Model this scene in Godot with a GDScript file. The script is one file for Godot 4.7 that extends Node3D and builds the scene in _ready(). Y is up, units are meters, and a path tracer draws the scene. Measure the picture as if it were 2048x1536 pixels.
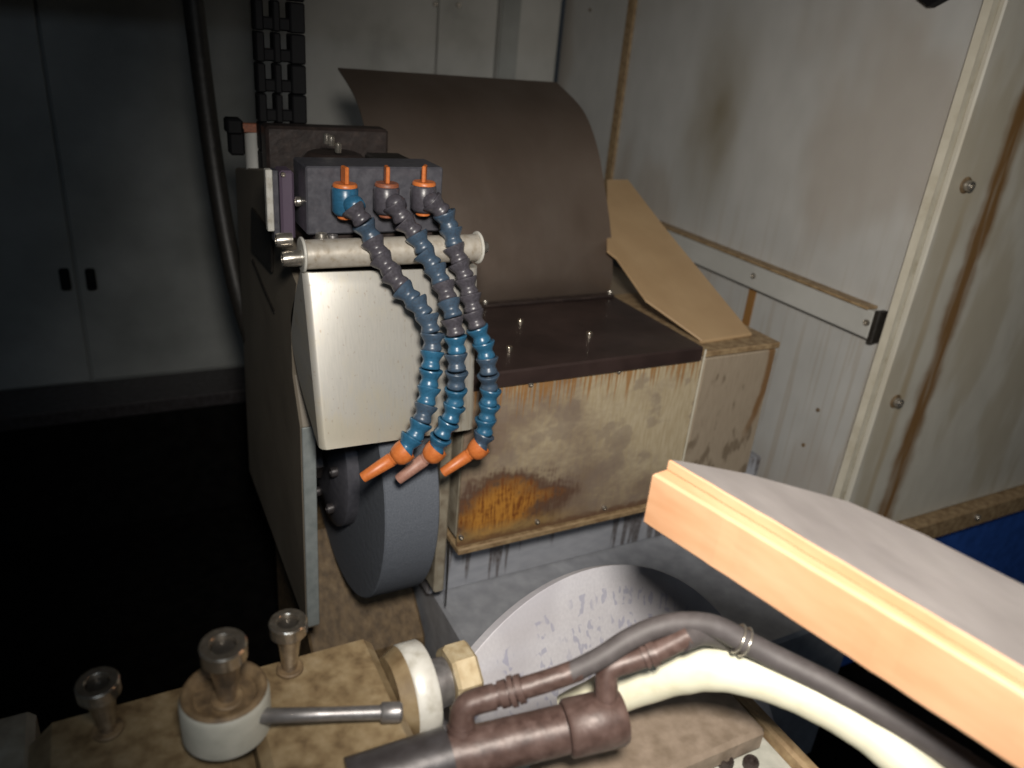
extends Node3D

# ---------------------------------------------------------------- camera model
const F := 1540.0
var cam_right := Vector3(0.88821978, 0.08728516, 0.45105091)
var cam_down := Vector3(-0.11694328, -0.90649105, 0.40570709)
var cam_fwd := Vector3(0.44428582, -0.41310443, -0.79495587)
var C := Vector3(0, 1.5, 0)
var M := {}
var rng := RandomNumberGenerator.new()
var used := {}

func ray(u: float, v: float) -> Vector3:
	return cam_right * ((u - 1024.0) / F) + cam_down * ((v - 768.0) / F) + cam_fwd
func dp(u: float, v: float, t: float) -> Vector3:
	return C + ray(u, v) * t
func on_x(u: float, v: float, x: float) -> Vector3:
	var r := ray(u, v)
	return C + r * ((x - C.x) / r.x)
func on_y(u: float, v: float, y: float) -> Vector3:
	var r := ray(u, v)
	return C + r * ((y - C.y) / r.y)
func on_z(u: float, v: float, z: float) -> Vector3:
	var r := ray(u, v)
	return C + r * ((z - C.z) / r.z)

# ---------------------------------------------------------------- scene helpers
func numbered(n: String) -> String:
	if not used.has(n):
		used[n] = 0
		return n
	used[n] += 1
	return "%s_%03d" % [n, used[n]]
func thing(called: String, label: String, category: String, at := Vector3.ZERO, group := "") -> Node3D:
	var o := Node3D.new()
	o.name = numbered(called)
	add_child(o)
	o.position = at
	o.set_meta("label", label)
	o.set_meta("category", category)
	if group != "":
		o.set_meta("group", group)
	return o
func structure(called: String, mesh: Mesh, m: Material, label := "") -> MeshInstance3D:
	var o := MeshInstance3D.new()
	o.name = numbered(called)
	o.mesh = mesh
	o.material_override = m
	add_child(o)
	o.set_meta("kind", "structure")
	if label != "":
		o.set_meta("label", label)
	return o
# a part: mesh given in the parent's coordinates, or in world coordinates if world is set
func part(called: String, mesh: Mesh, m: Material, parent: Node3D, xf := Transform3D.IDENTITY, world := false) -> MeshInstance3D:
	var o := MeshInstance3D.new()
	o.name = called
	o.mesh = mesh
	o.material_override = m
	parent.add_child(o, true)
	if world:
		var p := Transform3D.IDENTITY
		var n: Node = parent
		while n is Node3D and n != self:
			p = (n as Node3D).transform * p
			n = n.get_parent()
		o.transform = p.affine_inverse() * xf
	else:
		o.transform = xf
	return o
func at(p: Vector3, b := Basis.IDENTITY) -> Transform3D:
	return Transform3D(b, p)
# basis whose y runs along d
func along(d: Vector3, hint := Vector3(0.13, 0.31, 0.94)) -> Basis:
	var y := d.normalized()
	var x := y.cross(hint).normalized()
	return Basis(x, y, x.cross(y))

# ---------------------------------------------------------------- mesh helpers
func tri(st: SurfaceTool, a: Vector3, b: Vector3, c: Vector3, ua := Vector2.ZERO, ub := Vector2.ZERO, uc := Vector2.ZERO) -> void:
	st.set_uv(ua); st.add_vertex(a)
	st.set_uv(ub); st.add_vertex(b)
	st.set_uv(uc); st.add_vertex(c)
func quad(st: SurfaceTool, a: Vector3, b: Vector3, c: Vector3, d: Vector3, ua := Vector2.ZERO, ub := Vector2.ZERO, uc := Vector2.ZERO, ud := Vector2.ZERO) -> void:
	tri(st, a, b, c, ua, ub, uc)
	tri(st, a, c, d, ua, uc, ud)
func begin(smooth := false) -> SurfaceTool:
	var st := SurfaceTool.new()
	st.begin(Mesh.PRIMITIVE_TRIANGLES)
	st.set_smooth_group(0 if smooth else -1)
	return st
func done(st: SurfaceTool) -> ArrayMesh:
	st.generate_normals()
	return st.commit()
# chamfered box centred at the origin; uv spans the xy face
func cbox(s: Vector3, b := 0.0015) -> ArrayMesh:
	var st := begin()
	var h := s * 0.5
	b = min(b, min(h.x, min(h.y, h.z)) * 0.9)
	var uvf := func(p: Vector3) -> Vector2: return Vector2(p.x / s.x + 0.5, 0.5 - p.y / s.y)
	var put := func(pts: Array, nrm: Vector3) -> void:
		var a: Vector3 = pts[0]; var bb: Vector3 = pts[1]; var cc: Vector3 = pts[2]
		if (bb - a).cross(cc - a).dot(nrm) > 0:
			pts.reverse()
		for i in range(1, pts.size() - 1):
			tri(st, pts[0], pts[i], pts[i + 1], uvf.call(pts[0]), uvf.call(pts[i]), uvf.call(pts[i + 1]))
	for ax in 3:
		for sg: float in [-1.0, 1.0]:
			var i := (ax + 1) % 3
			var j := (ax + 2) % 3
			var pts := []
			for k: Vector2 in [Vector2(-1, -1), Vector2(1, -1), Vector2(1, 1), Vector2(-1, 1)]:
				var p := Vector3.ZERO
				p[ax] = sg * h[ax]; p[i] = k.x * (h[i] - b); p[j] = k.y * (h[j] - b)
				pts.append(p)
			var n := Vector3.ZERO
			n[ax] = sg
			put.call(pts, n)
	for ax in 3:
		var i := (ax + 1) % 3
		var j := (ax + 2) % 3
		for si: float in [-1.0, 1.0]:
			for sj: float in [-1.0, 1.0]:
				var pts := []
				for k in 4:
					var p := Vector3.ZERO
					p[ax] = (h[ax] - b) * (-1.0 if k == 0 or k == 3 else 1.0)
					if k < 2:
						p[i] = si * h[i]; p[j] = sj * (h[j] - b)
					else:
						p[i] = si * (h[i] - b); p[j] = sj * h[j]
					pts.append(p)
				var n := Vector3.ZERO
				n[i] = si; n[j] = sj
				put.call(pts, n)
	for sx: float in [-1.0, 1.0]:
		for sy: float in [-1.0, 1.0]:
			for sz: float in [-1.0, 1.0]:
				put.call([Vector3(sx * h.x, sy * (h.y - b), sz * (h.z - b)), Vector3(sx * (h.x - b), sy * h.y, sz * (h.z - b)), Vector3(sx * (h.x - b), sy * (h.y - b), sz * h.z)], Vector3(sx, sy, sz))
	return done(st)
func box_between(a: Vector3, b: Vector3, bevel := 0.0015) -> Array:
	return [cbox((b - a).abs(), bevel), at((a + b) * 0.5)]
# prism: polygon (x, y) extruded along z from 0 to depth, with a small chamfer on both rims
func prism(poly: PackedVector2Array, depth: float, bevel := 0.001, smooth_side := false) -> ArrayMesh:
	var st := begin()
	if Geometry2D.is_polygon_clockwise(poly):
		poly.reverse()
	var n := poly.size()
	var inner := PackedVector2Array()
	for i in n:
		var d0 := (poly[i] - poly[(i + n - 1) % n]).normalized()
		var d1 := (poly[(i + 1) % n] - poly[i]).normalized()
		var m := Vector2(-d0.y, d0.x) + Vector2(-d1.y, d1.x)
		inner.append(poly[i] + m.normalized() * bevel)
	var lo := Vector2(INF, INF)
	var hi := -lo
	for p in poly:
		lo = lo.min(p); hi = hi.max(p)
	var uvf := func(p: Vector2) -> Vector2: return Vector2((p.x - lo.x) / (hi.x - lo.x), 1.0 - (p.y - lo.y) / (hi.y - lo.y))
	var idx := Geometry2D.triangulate_polygon(inner)
	for k in range(0, idx.size(), 3):
		var a := inner[idx[k]]; var b := inner[idx[k + 1]]; var c := inner[idx[k + 2]]
		if (b - a).cross(c - a) < 0:
			var t := b
			b = c; c = t
		tri(st, Vector3(a.x, a.y, depth), Vector3(c.x, c.y, depth), Vector3(b.x, b.y, depth), uvf.call(a), uvf.call(c), uvf.call(b))
		tri(st, Vector3(a.x, a.y, 0), Vector3(b.x, b.y, 0), Vector3(c.x, c.y, 0), uvf.call(a), uvf.call(b), uvf.call(c))
	if smooth_side:
		st.set_smooth_group(1)
	for i in n:
		var j := (i + 1) % n
		var rings := [[inner, 0.0], [poly, bevel], [poly, depth - bevel], [inner, depth]]
		for r in 3:
			var p0: PackedVector2Array = rings[r][0]
			var p1: PackedVector2Array = rings[r + 1][0]
			var z0: float = rings[r][1]
			var z1: float = rings[r + 1][1]
			quad(st, Vector3(p0[i].x, p0[i].y, z0), Vector3(p1[i].x, p1[i].y, z1), Vector3(p1[j].x, p1[j].y, z1), Vector3(p0[j].x, p0[j].y, z0), uvf.call(p0[i]), uvf.call(p1[i]), uvf.call(p1[j]), uvf.call(p0[j]))
	return done(st)
# lathe about y: profile of (radius, y); a repeated point makes a crease
func lathe(prof: Array, segs := 32) -> ArrayMesh:
	var st := begin()
	var g := 1
	for k in prof.size() - 1:
		var a: Vector2 = prof[k]
		var b: Vector2 = prof[k + 1]
		if a.is_equal_approx(b):
			g += 1
			continue
		st.set_smooth_group(g)
		for i in segs:
			var t0 := TAU * i / segs
			var t1 := TAU * (i + 1) / segs
			var p0 := Vector3(cos(t0) * a.x, a.y, sin(t0) * a.x)
			var p1 := Vector3(cos(t1) * a.x, a.y, sin(t1) * a.x)
			var q0 := Vector3(cos(t0) * b.x, b.y, sin(t0) * b.x)
			var q1 := Vector3(cos(t1) * b.x, b.y, sin(t1) * b.x)
			var u0 := float(i) / segs
			var u1 := float(i + 1) / segs
			var v0 := float(k) / prof.size()
			var v1 := float(k + 1) / prof.size()
			if b.x > 1e-6:
				tri(st, p0, q1, q0, Vector2(u0, v0), Vector2(u1, v1), Vector2(u0, v1))
			if a.x > 1e-6:
				tri(st, p0, p1, q1, Vector2(u0, v0), Vector2(u1, v0), Vector2(u1, v1))
	return done(st)
func cyl(r: float, h: float, b := 0.001, segs := 28) -> ArrayMesh:
	return lathe([Vector2(0, 0), Vector2(r - b, 0), Vector2(r - b, 0), Vector2(r, b), Vector2(r, b), Vector2(r, h - b), Vector2(r, h - b), Vector2(r - b, h), Vector2(r - b, h), Vector2(0, h)], segs)
func crom(pts: Array, steps: int) -> PackedVector3Array:
	var out := PackedVector3Array()
	for i in pts.size() - 1:
		var p1: Vector3 = pts[i]
		var p2: Vector3 = pts[i + 1]
		var p0: Vector3 = pts[max(i - 1, 0)]
		var p3: Vector3 = pts[min(i + 2, pts.size() - 1)]
		for k in steps:
			out.append(p1.cubic_interpolate(p2, p0, p3, float(k) / steps))
	out.append(pts[-1])
	return out
func tube(path: PackedVector3Array, radii: Array, segs := 20, squash := 1.0, wobble := 0.0) -> ArrayMesh:
	var st := begin(true)
	var n := path.size()
	var rings := []
	var side := Vector3.ZERO
	for i in n:
		var d := (path[min(i + 1, n - 1)] - path[max(i - 1, 0)]).normalized()
		if side == Vector3.ZERO:
			side = d.cross(Vector3(0.21, 0.93, 0.3)).normalized()
		side = (side - d * side.dot(d)).normalized()
		var up := d.cross(side)
		var f := float(i) / (n - 1) * (radii.size() - 1)
		var k := int(min(floor(f), radii.size() - 2)) if radii.size() > 1 else 0
		var r: float = radii[0] if radii.size() == 1 else lerp(float(radii[k]), float(radii[k + 1]), f - k)
		var ring := PackedVector3Array()
		for s in segs:
			var t := TAU * s / segs
			var rr := r * (1.0 + wobble * sin(t * 3.0 + i * 0.9))
			ring.append(path[i] + side * cos(t) * rr + up * sin(t) * rr * squash)
		rings.append(ring)
	for i in n - 1:
		for s in segs:
			var s2 := (s + 1) % segs
			quad(st, rings[i][s], rings[i + 1][s], rings[i + 1][s2], rings[i][s2])
	st.set_smooth_group(-1)
	for s in segs:
		var s2 := (s + 1) % segs
		tri(st, path[0], rings[0][s], rings[0][s2])
		tri(st, path[n - 1], rings[n - 1][s2], rings[n - 1][s])
	return done(st)

# ---------------------------------------------------------------- materials
func col(r: float, g: float, b: float) -> Color:       # linear base colour to the sRGB that albedo_color wants
	return Color(r, g, b).linear_to_srgb()
func plain(c: Color, rough: float, metal := 0.0, spec := 0.5) -> StandardMaterial3D:
	var m := StandardMaterial3D.new()
	m.albedo_color = c
	m.roughness = rough
	m.metallic = metal
	m.metallic_specular = spec
	return m
# mottled: noise between colours, triplanar in world space, plus fine relief
func mottled(seed_: int, freq: float, stops: Array, rough: float, metal := 0.0, scale := 1.0, bump := 0.0, stretch := Vector3.ONE) -> StandardMaterial3D:
	var m := plain(Color.WHITE, rough, metal)
	var n := FastNoiseLite.new()
	n.seed = seed_
	n.noise_type = FastNoiseLite.TYPE_SIMPLEX_SMOOTH
	n.frequency = freq
	n.fractal_octaves = 5
	n.fractal_gain = 0.55
	var g := Gradient.new()
	var offs := PackedFloat32Array()
	var cols := PackedColorArray()
	for s in stops:
		offs.append(s[0]); cols.append(s[1])
	g.offsets = offs
	g.colors = cols
	var t := NoiseTexture2D.new()
	t.width = 512; t.height = 512
	t.seamless = true
	t.noise = n
	t.color_ramp = g
	m.albedo_texture = t
	m.uv1_triplanar = true
	m.uv1_world_triplanar = true
	m.uv1_scale = stretch * scale
	if bump > 0.0:
		var nn := FastNoiseLite.new()
		nn.seed = seed_ + 7
		nn.frequency = 0.03
		nn.fractal_octaves = 4
		var tn := NoiseTexture2D.new()
		tn.width = 256; tn.height = 256
		tn.seamless = true
		tn.as_normal_map = true
		tn.bump_strength = 4.0
		tn.noise = nn
		m.normal_enabled = true
		m.normal_texture = tn
		m.normal_scale = bump
	return m
func noise(seed_: int, freq: float, oct := 4) -> FastNoiseLite:
	var n := FastNoiseLite.new()
	n.seed = seed_
	n.frequency = freq
	n.fractal_octaves = oct
	n.noise_type = FastNoiseLite.TYPE_SIMPLEX_SMOOTH
	return n
func sm(a: float, b: float, x: float) -> float:
	return smoothstep(a, b, x)
func painted(w: int, h: int, f: Callable, rough: float, metal := 0.0) -> StandardMaterial3D:
	var im := Image.create(w, h, false, Image.FORMAT_RGB8)
	for y in h:
		for x in w:
			im.set_pixel(x, y, f.call((x + 0.5) / w, (y + 0.5) / h))
	var m := plain(Color.WHITE, rough, metal)
	m.albedo_texture = ImageTexture.create_from_image(im)
	return m

func make_materials() -> void:
	var cream := col(0.50, 0.47, 0.39)
	M.cream = mottled(11, 0.012, [[0.0, col(0.36, 0.32, 0.24)], [0.35, col(0.47, 0.44, 0.36)], [0.6, cream], [1.0, col(0.55, 0.52, 0.44)]], 0.45, 0.0, 2.2, 0.1)
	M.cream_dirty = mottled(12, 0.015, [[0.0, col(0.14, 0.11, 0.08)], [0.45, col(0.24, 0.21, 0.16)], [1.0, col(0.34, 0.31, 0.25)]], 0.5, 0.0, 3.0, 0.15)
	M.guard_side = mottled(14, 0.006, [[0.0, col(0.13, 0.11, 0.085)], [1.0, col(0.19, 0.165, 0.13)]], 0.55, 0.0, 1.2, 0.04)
	M.wall = mottled(21, 0.008, [[0.0, col(0.30, 0.30, 0.28)], [0.4, col(0.40, 0.40, 0.38)], [1.0, col(0.47, 0.47, 0.45)]], 0.42, 0.0, 0.9, 0.05)
	M.wall_dull = mottled(22, 0.008, [[0.0, col(0.22, 0.23, 0.22)], [1.0, col(0.34, 0.35, 0.34)]], 0.38, 0.0, 0.9, 0.05)
	M.black = plain(col(0.005, 0.005, 0.006), 0.65, 0.0, 0.3)
	M.strip = mottled(30, 0.02, [[0.0, col(0.24, 0.27, 0.27)], [1.0, col(0.36, 0.39, 0.39)]], 0.4, 0.3, 4.0, 0.1)
	M.black_rubber = mottled(31, 0.03, [[0.0, col(0.008, 0.007, 0.006)], [1.0, col(0.028, 0.024, 0.02)]], 0.5, 0.0, 6.0, 0.15)
	M.unlit_black = mottled(32, 0.02, [[0.0, col(0.003, 0.003, 0.003)], [1.0, col(0.008, 0.0075, 0.007)]], 0.75, 0.0, 2.0, 0.2)  # near-black colour stands in for the unlit depth of the machine
	M.unlit_black.metallic_specular = 0.15
	M.dark_steel = mottled(33, 0.02, [[0.0, col(0.035, 0.03, 0.03)], [1.0, col(0.075, 0.07, 0.075)]], 0.42, 0.3, 5.0, 0.15)
	M.manifold = mottled(34, 0.025, [[0.0, col(0.07, 0.07, 0.085)], [1.0, col(0.125, 0.125, 0.145)]], 0.4, 0.35, 6.0, 0.12)
	M.sheet = mottled(35, 0.006, [[0.0, col(0.23, 0.175, 0.14)], [0.5, col(0.27, 0.21, 0.172)], [1.0, col(0.31, 0.25, 0.21)]], 0.42, 0.82, 2.0, 0.06)
	M.sludge = mottled(36, 0.02, [[0.0, col(0.018, 0.013, 0.012)], [0.55, col(0.032, 0.023, 0.021)], [1.0, col(0.062, 0.044, 0.038)]], 0.45, 0.1, 5.0, 0.14)
	M.lid = mottled(48, 0.01, [[0.0, col(0.022, 0.014, 0.013)], [1.0, col(0.05, 0.032, 0.029)]], 0.42, 0.1, 1.6, 0.06)  # one dark brown over the whole lid
	M.tan = mottled(37, 0.01, [[0.0, col(0.34, 0.225, 0.12)], [1.0, col(0.41, 0.285, 0.16)]], 0.5, 0.0, 1.5, 0.1)
	M.steel = mottled(38, 0.03, [[0.0, col(0.34, 0.31, 0.27)], [1.0, col(0.58, 0.55, 0.5)]], 0.27, 0.85, 8.0, 0.08)
	M.steel_dull = mottled(39, 0.03, [[0.0, col(0.16, 0.15, 0.15)], [1.0, col(0.30, 0.29, 0.29)]], 0.4, 0.7, 8.0, 0.12)
	M.tube_bar = mottled(40, 0.03, [[0.0, col(0.30, 0.24, 0.17)], [0.4, col(0.46, 0.42, 0.36)], [1.0, col(0.55, 0.52, 0.47)]], 0.4, 0.35, 5.0, 0.12)
	M.wheel = mottled(41, 0.08, [[0.0, col(0.075, 0.085, 0.105)], [1.0, col(0.14, 0.155, 0.185)]], 0.85, 0.0, 7.3, 0.2)
	M.blue = mottled(42, 0.03, [[0.0, col(0.016, 0.065, 0.12)], [0.5, col(0.022, 0.10, 0.185)], [1.0, col(0.035, 0.13, 0.23)]], 0.33, 0.0, 14.0, 0.08)
	M.blue_dirty = mottled(43, 0.03, [[0.0, col(0.04, 0.042, 0.055)], [0.5, col(0.04, 0.07, 0.11)], [1.0, col(0.06, 0.09, 0.14)]], 0.36, 0.0, 14.0, 0.1)
	M.blue_grime = mottled(44, 0.03, [[0.0, col(0.035, 0.032, 0.038)], [1.0, col(0.09, 0.085, 0.105)]], 0.34, 0.0, 14.0, 0.12)
	M.orange = mottled(45, 0.03, [[0.0, col(0.42, 0.105, 0.025)], [1.0, col(0.60, 0.19, 0.05)]], 0.42, 0.0, 10.0, 0.05)
	M.orange_dull = mottled(46, 0.03, [[0.0, col(0.24, 0.12, 0.09)], [1.0, col(0.40, 0.22, 0.17)]], 0.5, 0.0, 10.0, 0.1)
	M.orange_dark = mottled(47, 0.03, [[0.0, col(0.14, 0.05, 0.03)], [1.0, col(0.34, 0.11, 0.05)]], 0.5, 0.0, 14.0, 0.1)
	M.purple = plain(col(0.10, 0.075, 0.11), 0.4)
	M.rust_cast = mottled(51, 0.02, [[0.0, col(0.085, 0.055, 0.028)], [0.3, col(0.155, 0.108, 0.057)], [0.6, col(0.21, 0.155, 0.086)], [1.0, col(0.27, 0.21, 0.13)]], 0.5, 0.0, 4.0, 0.3)
	M.rust_dark = mottled(52, 0.02, [[0.0, col(0.05, 0.032, 0.017)], [0.6, col(0.15, 0.10, 0.052)], [1.0, col(0.24, 0.17, 0.095)]], 0.65, 0.0, 5.0, 0.35)
	M.flange = mottled(53, 0.02, [[0.0, col(0.36, 0.34, 0.29)], [0.5, col(0.56, 0.55, 0.51)], [1.0, col(0.62, 0.61, 0.57)]], 0.4, 0.1, 5.0, 0.08)
	M.nut = mottled(54, 0.025, [[0.0, col(0.30, 0.22, 0.12)], [0.6, col(0.44, 0.36, 0.23)], [1.0, col(0.50, 0.43, 0.30)]], 0.5, 0.2, 6.0, 0.12)
	M.brass = mottled(55, 0.03, [[0.0, col(0.34, 0.29, 0.23)], [1.0, col(0.66, 0.60, 0.52)]], 0.2, 0.92, 8.0, 0.08)
	M.pipe = mottled(56, 0.025, [[0.0, col(0.03, 0.016, 0.013)], [0.45, col(0.075, 0.045, 0.038)], [1.0, col(0.14, 0.095, 0.085)]], 0.45, 0.1, 5.0, 0.35)
	M.grey_hose = mottled(57, 0.02, [[0.0, col(0.04, 0.034, 0.034)], [1.0, col(0.085, 0.076, 0.078)]], 0.62, 0.0, 6.0, 0.1)
	M.cream_hose = mottled(58, 0.012, [[0.0, col(0.46, 0.42, 0.28)], [0.4, col(0.60, 0.58, 0.45)], [1.0, col(0.66, 0.65, 0.53)]], 0.45, 0.0, 4.0, 0.08)
	M.block_top = mottled(59, 0.02, [[0.0, col(0.14, 0.105, 0.075)], [1.0, col(0.26, 0.205, 0.16)]], 0.55, 0.0, 4.0, 0.2)
	M.block_face = mottled(60, 0.02, [[0.0, col(0.30, 0.30, 0.26)], [1.0, col(0.45, 0.44, 0.39)]], 0.5, 0.0, 4.0, 0.1)
	M.board_edge = mottled(61, 0.01, [[0.0, col(0.50, 0.26, 0.135)], [0.5, col(0.57, 0.325, 0.185)], [1.0, col(0.63, 0.385, 0.235)]], 0.6, 0.0, 5.0, 0.1, Vector3(1, 1, 0.25))
	M.board_top = mottled(62, 0.01, [[0.0, col(0.165, 0.150, 0.146)], [1.0, col(0.23, 0.212, 0.206)]], 0.5, 0.0, 4.0, 0.1, Vector3(1, 1, 0.3))
	M.tank = mottled(63, 0.015, [[0.0, col(0.018, 0.06, 0.24)], [1.0, col(0.03, 0.10, 0.40)]], 0.4, 0.0, 3.0, 0.1)
	M.lip_tan = mottled(64, 0.02, [[0.0, col(0.16, 0.10, 0.05)], [1.0, col(0.38, 0.28, 0.16)]], 0.6, 0.0, 5.0, 0.2)
	M.base_plain = mottled(65, 0.015, [[0.0, col(0.24, 0.25, 0.28)], [1.0, col(0.36, 0.375, 0.41)]], 0.5, 0.0, 3.0, 0.1)
	# base casting below the motor: blue grey, with brown runs of coolant drawn down from its top edge
	var n1 := noise(71, 3.0)
	var n2 := noise(72, 9.0)
	var a_cluster := noise(73, 2.0, 2)
	M.base_face = painted(384, 192, func(u: float, v: float) -> Color:
		var run := n1.get_noise_2d(u * 6.0, 0.3) * 0.6 + 0.5 + 0.22 * n2.get_noise_2d(u * 5.0, 5.0)
		run *= 0.72 + 0.5 * sm(-0.3, 0.5, a_cluster.get_noise_2d(u * 3.0, 1.0))
		var len := clampf((run - 0.34) * 3.4, 0.0, 1.1) + 0.12 + 0.08 * n2.get_noise_2d(u * 16.0, 2.0)
		var r := sm(len + 0.03, len - 0.22, v) * (0.75 + 0.35 * n2.get_noise_2d(u * 12.0, v * 1.2))
		var c := Color(0.27, 0.285, 0.32).lerp(Color(0.36, 0.37, 0.41), n2.get_noise_2d(u * 2.0, v * 1.0) * 0.5 + 0.5)
		return c.lerp(Color(0.045, 0.028, 0.018), clampf(r, 0.0, 1.0) * 0.92).linear_to_srgb(), 0.5)
	# motor cover front: cream paint under brown grime, with a rust bloom in one lower corner and drips under the lid
	var a1 := noise(81, 2.2)
	var a2 := noise(82, 8.0)
	var a3 := noise(83, 1.0)
	M.motor_front = painted(512, 320, func(u: float, v: float) -> Color:
		var big := a1.get_noise_2d(u * 1.3, v * 1.0)
		var streak := a2.get_noise_2d(u * 9.0, v * 0.7)
		var fine := a2.get_noise_2d(u * 3.0 + 5.0, v * 3.0)
		var c := Color(0.33, 0.26, 0.155).lerp(Color(0.50, 0.43, 0.31), streak * 0.5 + 0.5)
		var grime := sm(-0.22, 0.34, (0.50 - u) * 0.55 + big * 0.30 + fine * 0.12 + streak * 0.10 + sm(0.45, 1.0, v) * 0.30)
		c = c.lerp(Color(0.13, 0.085, 0.058).lerp(Color(0.21, 0.155, 0.12), fine * 0.5 + 0.5), grime * 0.92)
		var grey := sm(0.03, 0.22, a3.get_noise_2d(u * 5.0 + 3.0, v * 3.4 + 1.0) - absf(u - 0.42) * 0.25 - absf(v - 0.6) * 0.3)
		c = c.lerp(Color(0.20, 0.155, 0.125), grey * 0.45)
		var drip := sm(0.02, 0.30, a2.get_noise_2d(u * 7.0 + 2.0, 0.2) + 0.18 - v * 3.2)
		c = c.lerp(Color(0.27, 0.12, 0.025), drip * 0.75)
		var dx := (u - 0.15) / 0.25
		var dy := (v - 0.80) / 0.27
		var bloom := 1.0 - sqrt(dx * dx + dy * dy) + 0.55 * big + 0.16 * fine + 0.22 * streak
		c = c.lerp(Color(0.065, 0.022, 0.010), sm(-0.25, 0.2, bloom) * 0.7)
		c = c.lerp(Color(0.44, 0.20, 0.035).lerp(Color(0.17, 0.055, 0.012), clampf(streak * 1.2 + 0.35 + fine * 0.6, 0.0, 1.0)), sm(0.12, 0.62, bloom) * 0.95)
		var foot := sm(0.86, 0.95, v + 0.03 * fine) * sm(0.62, 0.30, u + 0.1 * big)
		c = c.lerp(Color(0.36, 0.24, 0.09), foot * 0.6)
		var edge := sm(0.94, 0.985, v + 0.02 * fine)
		c = c.lerp(Color(0.11, 0.055, 0.03), edge * 0.8)
		return c.linear_to_srgb(), 0.5)
	M.motor_end = painted(192, 256, func(u: float, v: float) -> Color:
		var streak := a2.get_noise_2d(u * 7.0, v * 0.6)
		var c := Color(0.25, 0.20, 0.145).lerp(Color(0.35, 0.29, 0.22), streak * 0.5 + 0.5)
		var low := sm(0.15, 0.5, a1.get_noise_2d(u * 2.0 + 4.0, v * 1.5) + (v - 0.55) * 0.7)
		c = c.lerp(Color(0.14, 0.105, 0.07), low * 0.8)
		var r := sm(0.07, 0.02, absf(u - 0.93 + 0.03 * a1.get_noise_2d(3.0, v * 2.0) + 0.12 * sm(0.3, 0.7, v))) * sm(0.75, 0.45, v)
		c = c.lerp(Color(0.16, 0.075, 0.02), r * 0.85)
		return c.linear_to_srgb(), 0.5)
	var d_speck := noise(88, 26.0, 2)
	# wheel cover front: cream, a little brown film with vertical runs, yellower along the lower edge where coolant dries
	M.visor = painted(320, 320, func(u: float, v: float) -> Color:
		var streak := a2.get_noise_2d(u * 10.0, v * 0.9)
		var big := a1.get_noise_2d(u * 1.5 + 9.0, v * 1.5)
		var c := Color(0.42, 0.41, 0.385).lerp(Color(0.49, 0.475, 0.44), streak * 0.5 + 0.5)
		var yel := sm(0.0, 0.5, big * 0.35 + streak * 0.25 + sm(0.6, 0.98, v) * 0.45)
		c = c.lerp(Color(0.46, 0.42, 0.32), yel * 0.6)
		var br := sm(0.30, 0.62, a2.get_noise_2d(u * 8.0 + 4.0, v * 0.4 + 3.0) * 0.7 + sm(0.4, 0.9, u) * 0.3)
		c = c.lerp(Color(0.33, 0.28, 0.21), br * 0.5)
		var speck := sm(0.60, 0.72, d_speck.get_noise_2d(u * 1.6, v * 0.8))
		c = c.lerp(Color(0.24, 0.14, 0.07), speck * 0.4)
		return c.linear_to_srgb(), 0.38, 0.35)
	# enclosure side wall: grey paint with drifting oil mist stains
	M.side_wall = painted(512, 320, func(u: float, v: float) -> Color:
		var big := a1.get_noise_2d(u * 1.4 + 20.0, v * 0.9 + 3.0)
		var fine := a2.get_noise_2d(u * 2.0, v * 2.0)
		var c := Color(0.38, 0.38, 0.37).lerp(Color(0.44, 0.44, 0.43), fine * 0.5 + 0.5)
		c = c.lerp(Color(0.30, 0.255, 0.21), sm(-0.05, 0.35, big) * 0.45)
		var dx := (u - 0.565) / 0.115
		var dy := (v - 0.36) / 0.17
		var blot := 1.0 - sqrt(dx * dx + dy * dy) + 0.5 * big + 0.1 * fine
		c = c.lerp(Color(0.17, 0.14, 0.085), sm(-0.1, 0.8, blot) * 0.85)
		var run := sm(0.16, 0.34, a2.get_noise_2d(u * 9.0 + 1.0, v * 0.25 + 4.0)) * sm(0.35, 0.7, v)
		c = c.lerp(Color(0.28, 0.22, 0.15), run * 0.35)
		return c.linear_to_srgb(), 0.40)
	# cover panel: cream with a long rust run below its fold
	M.cover = painted(384, 512, func(u: float, v: float) -> Color:
		var fine := a2.get_noise_2d(u * 2.0 + 3.0, v * 2.0)
		var big := a1.get_noise_2d(u * 2.5 + 2.0, v * 1.2 + 8.0)
		var c := Color(0.44, 0.42, 0.365).lerp(Color(0.51, 0.49, 0.43), fine * 0.5 + 0.5)
		c = c.lerp(Color(0.34, 0.29, 0.20), sm(-0.05, 0.4, big) * 0.5)
		var line := 0.165 + 0.004 * a1.get_noise_2d(4.0, v * 4.0)
		var w := 0.045 + 0.02 * a2.get_noise_2d(7.0, v * 1.5)
		var r := sm(w, w * 0.25, absf(u - line)) * (0.75 + 0.4 * a2.get_noise_2d(u * 5.0, v * 0.8))
		c = c.lerp(Color(0.17, 0.085, 0.022), clampf(r * 1.2, 0.0, 0.95))
		var r2 := sm(0.02, 0.004, absf(u - 0.075 - 0.01 * big)) * sm(0.45, 0.62, v)
		c = c.lerp(Color(0.30, 0.22, 0.11), r2 * 0.5)
		return c.linear_to_srgb(), 0.45)
	# spare wheel: fine lavender grit with a worn blue stamp running round the face (illegible in the photograph)
	var d1 := noise(91, 30.0, 3)
	var d2 := noise(92, 5.0, 3)
	var d3 := noise(93, 16.0, 2)
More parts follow.
